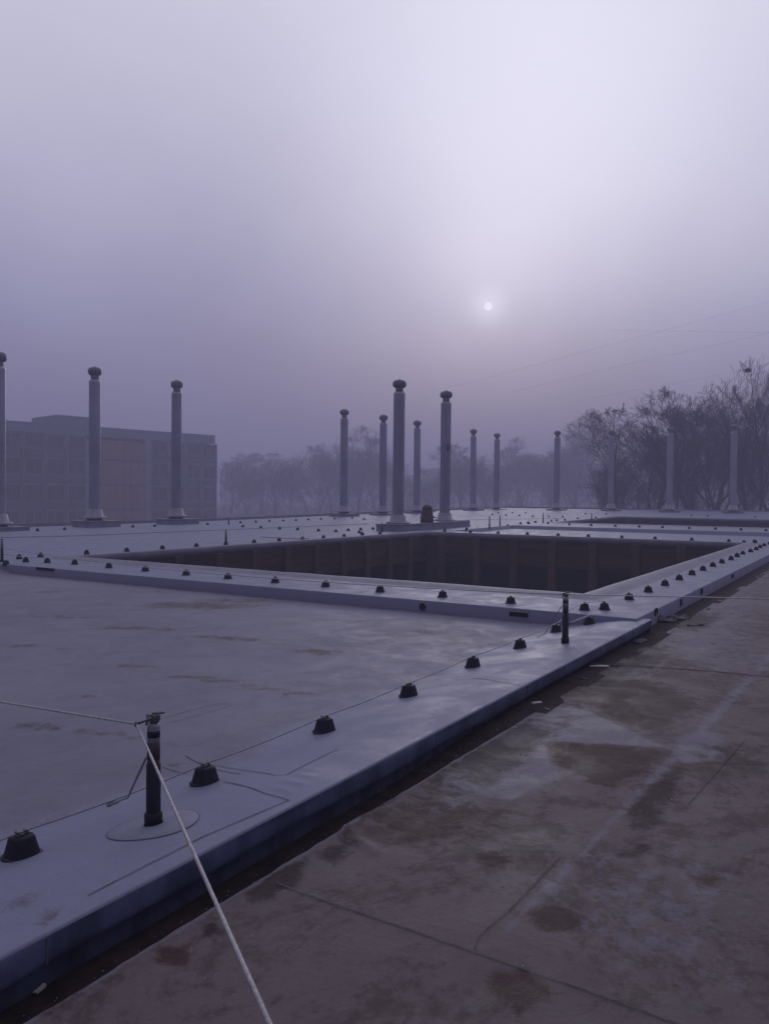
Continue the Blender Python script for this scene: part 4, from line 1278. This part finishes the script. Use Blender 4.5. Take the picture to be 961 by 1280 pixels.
def seg_mesh(name, segs, m, k=3, minr=0.0):
    A_ = np.array([s[0] for s in segs]); B_ = np.array([s[1] for s in segs]); ra = np.maximum(minr, np.array([s[2] for s in segs])); rb = np.maximum(minr, np.array([s[3] for s in segs]))
    t = B_ - A_; t /= np.linalg.norm(t, axis=1)[:, None] + 1e-9
    ref = np.where(np.abs(t[:, 2:3]) > .9, np.array([[1.0, 0, 0]]), np.array([[0, 0, 1.0]]))
    u_ = np.cross(t, ref); u_ /= np.linalg.norm(u_, axis=1)[:, None]; v_ = np.cross(t, u_)
    V = []
    for (C_, rr_) in ((A_, ra), (B_, rb)):
        for q in range(k):
            a = 2 * math.pi * q / k
            V.append(C_ + (u_ * math.cos(a) + v_ * math.sin(a)) * rr_[:, None])
    V = np.stack(V, 1).reshape(-1, 3); n = len(segs); base = np.arange(n)[:, None] * 2 * k
    F = np.concatenate([base + np.array([[q, (q + 1) % k, k + (q + 1) % k, k + q]]) for q in range(k)], 0)
    me = bpy.data.meshes.new(name)
    me.vertices.add(len(V)); me.vertices.foreach_set('co', V.ravel())
    me.loops.add(len(F) * 4); me.loops.foreach_set('vertex_index', F.ravel().astype(np.int32))
    me.polygons.add(len(F)); me.polygons.foreach_set('loop_start', np.arange(0, len(F) * 4, 4, dtype=np.int32))
    me.update(calc_edges=True); me.materials.append(m)
    return me


TREES = {}
def make_kind(key, **kw):
    s = tree_segments(**kw)
    TREES[key] = (seg_mesh('trunk', s[0] + s[1], MAT['bark'], 5), seg_mesh('crown', s[2], MAT['twig'], 3, .008), float(np.percentile([x[1][2] for x in s[2]], 99.7)))
make_kind('oval', seed=11, H=18, spread=.52, levels=5, dens=.96, first=.16, env=(.56, .44, .38))
make_kind('fork', seed=23, H=18, spread=.32, levels=5, dens=.74, stems=3, first=.30, env=(.60, .42, .27))
make_kind('tall', seed=31, H=22, spread=.28, levels=5, dens=.80, stems=2, first=.30, env=(.62, .40, .24))
make_kind('dense', seed=47, H=15, spread=.55, levels=5, dens=.92, stems=1, droop=.15, first=.05, env=(.48, .50, .46))
make_kind('round', seed=59, H=14, spread=.5, levels=5, dens=.9, first=.1, env=(.56, .44, .42))


def tree(kind, px, ytop, D, rz, label, group=None, sx=1.0):
    tr, cr_, top = TREES[kind]
    P = at_depth(px, 620, D); P[2] = -4.6
    Ht = at_depth(px, ytop, D)[2] + 4.6
    t = thing('bare_tree', label, 'tree', tuple(P), rz, group)
    s = Ht / top
    t.scale = (s * sx, s * sx, s)
    link('trunk', tr, t); link('crown', cr_, t)
    return t


G1 = 'bare trees beyond the right roof edge'
tree('oval', 812, 490, 88, .3, 'dark bare tree with an oval crown just left of the rightmost stack pair', G1, 1.45)
tree('dense', 768, 512, 92, 1.3, 'dense dark bare tree at the left end of the right tree group', G1, 1.15)
tree('fork', 884, 482, 90, 2.6, 'many stemmed bare tree between the two stacks at right', G1, 1.35)
tree('tall', 941, 446, 84, 2.2, 'tallest bare tree at the right photo edge, a dark nest high in its crown', G1, .9)
tree('dense', 843, 560, 94, 2.9, 'low dense bare tree behind the forked trunks at right', G1, .9)
tree('fork', 985, 470, 88, 2.0, 'bare tree reaching in from beyond the right photo edge', G1, 1.0)
tree('round', 905, 520, 98, .2, 'small bare tree low down between the right hand trees', G1, 1.0)
tree('oval', 903, 498, 97, 5.1, 'bare tree filling the gap left of the tallest tree at right', G1, 1.1)
tree('dense', 800, 572, 103, 5.0, 'low twiggy tree behind the foot of the oval crowned tree', G1, 1.3)
tree('dense', 865, 578, 106, 3.7, 'low twiggy tree behind the many stemmed tree at right', G1, 1.3)
tree('dense', 932, 572, 104, .4, 'low twiggy tree behind the foot of the tallest tree at right', G1, 1.3)
tree('round', 742, 585, 96, .2, 'low twiggy tree at the left foot of the right tree group', G1, 1.1)
G2 = 'faint trees in the fog'; FD = 1.3
tree('oval', 447, 534, 209, .5, 'faint bare tree behind the lone stack left of the middle', G2, 1.43)
tree('round', 415, 554, 217, 1.5, 'faint bare tree left of the lone middle stack', G2, 1.43)
tree('dense', 575, 556, 200, 1.1, 'rounded grey tree in fog behind the right plinth stack', G2, 1.49)
tree('round', 612, 569, 207, 2.4, 'faint rounded tree in fog behind the slim stack pair', G2, 1.43)
tree('dense', 345, 572, 222, .7, 'dim rounded tree in fog right of the building end', G2, 1.69)
tree('round', 310, 594, 230, 2.2, 'low dim tree in fog close to the building end', G2, 1.56)
tree('oval', 716, 524, 222, 2.6, 'very faint tree in fog left of the dark tree group', G2, 1.43)
tree('oval', 655, 546, 246, 4.0, 'very faint narrow tree in fog between slim pair and lone right stack', G2, 1.17)
tree('dense', 535, 584, 230, 3.0, 'dim low tree in fog between the two plinth stacks', G2, 1.56)
tree('round', 385, 584, 246, 3.4, 'dim low tree in fog between building end and lone stack', G2, 1.82)
tree('dense', 690, 579, 213, 4.4, 'dim low tree in fog behind the lone right stack', G2, 1.56)

rt_ = random.Random(99)
SIDE = ['behind the building corner', 'left of the lone stack', 'left of centre', 'behind the lone middle stack', 'behind the tallest stack',
        'between the plinth stacks', 'behind the clay vent', 'just right of the plinth', 'behind the slim stack pair', 'right of the slim stack pair', 'left of the lone right stack',
        'behind the lone right stack', 'left of the dark trees', 'low behind the dark trees']
for k, w in enumerate(SIDE):
    px = 290 + k * 36
    tree(('round', 'dense', 'oval')[k % 3], px, 586 - rt_.uniform(0, 26), rt_.uniform(220, 280), rt_.uniform(0, 6), 'pale misty tree in the farthest row, ' + w, G2, rt_.uniform(1.5, 2.0))

# thicket that reads as one mass behind them
sg = []
rr = random.Random(77)
for _ in range(26000):
    px = rr.uniform(275, 1000); D = rr.uniform(190, 280)
    P = at_depth(px, 620, D); hmax = 12.0 + 2.0 * math.sin(px * .021) + 1.6 * math.sin(px * .067 + 1)
    z = -4.5 + rr.random() ** .8 * hmax
    d = np.array([rr.gauss(0, .5), rr.gauss(0, .5), 1.0]); L = rr.uniform(.8, 2.2); d /= np.linalg.norm(d)
    p0 = np.array([P[0], P[1], z]); sg.append((p0, p0 + d * L, rr.uniform(.03, .09), .02))
o = link('thicket', seg_mesh('thicket', sg, MAT['twig'], 3)); o['label'] = 'low twiggy thicket fading into the fog behind the trees'; o['kind'] = 'stuff'

# nest in the tall tree
Pn = at_depth(934, 463, 83.5)
nb_ = []
for _ in range(110):
    d = np.array([rr.gauss(0, 1), rr.gauss(0, 1), rr.gauss(0, .7)]); d /= np.linalg.norm(d)
    c = d * rr.uniform(.1, .27); e = np.array([rr.gauss(0, 1), rr.gauss(0, 1), rr.gauss(0, .4)]); e /= np.linalg.norm(e)
    nb_.append((c - e * .22, c + e * .22, .018, .012))
tag(link('bird_nest', seg_mesh('bird_nest', nb_, MAT['twig'], 3), None, tuple(Pn)), 'round dark twig nest high in the tallest tree at right', 'nest')

# power lines far off in the fog
for pts, lb in [([(560, 484), (610, 472), (750, 434), (836, 411), (961, 377), (1100, 335)], 'highest faint power line crossing the sky at right'),
                ([(640, 490), (754, 462), (864, 438), (961, 416), (1100, 383)], 'second faint power line below the highest one'),
                ([(730, 499), (820, 483), (912, 466), (1000, 448), (1100, 428)], 'lowest faint power line just above the bare trees'),
                ([(760, 413), (961, 415.5), (1100, 417)], 'faint level power line crossing the slanting ones')]:
    PP = [at_depth(x, y, 100 + (1000 - x) * .03) for x, y in pts]
    cable('power_line', PP, .006, MAT['black'], lb, 'power line', n=4, group='power lines in the fog')

# ------------------------------------------------------------------ fog
hz, nt, b = new_mat('haze_air')
for n in list(nt.nodes): nt.nodes.remove(n)
pv = nt.nodes.new('ShaderNodeVolumePrincipled'); mo = nt.nodes.new('ShaderNodeOutputMaterial')
pv.inputs['Color'].default_value = (0.70, 0.68, 0.90, 1); pv.inputs['Density'].default_value = 0.0042
pv.inputs['Anisotropy'].default_value = 0.0
nt.links.new(pv.outputs[0], mo.inputs['Volume'])
hb = link('haze', MB().box((-440, -440, -5.8), (450, 450, 24)).mesh('haze', hz))
hb['kind'] = 'stuff'; hb['label'] = 'grey violet fog filling the air around the roof'
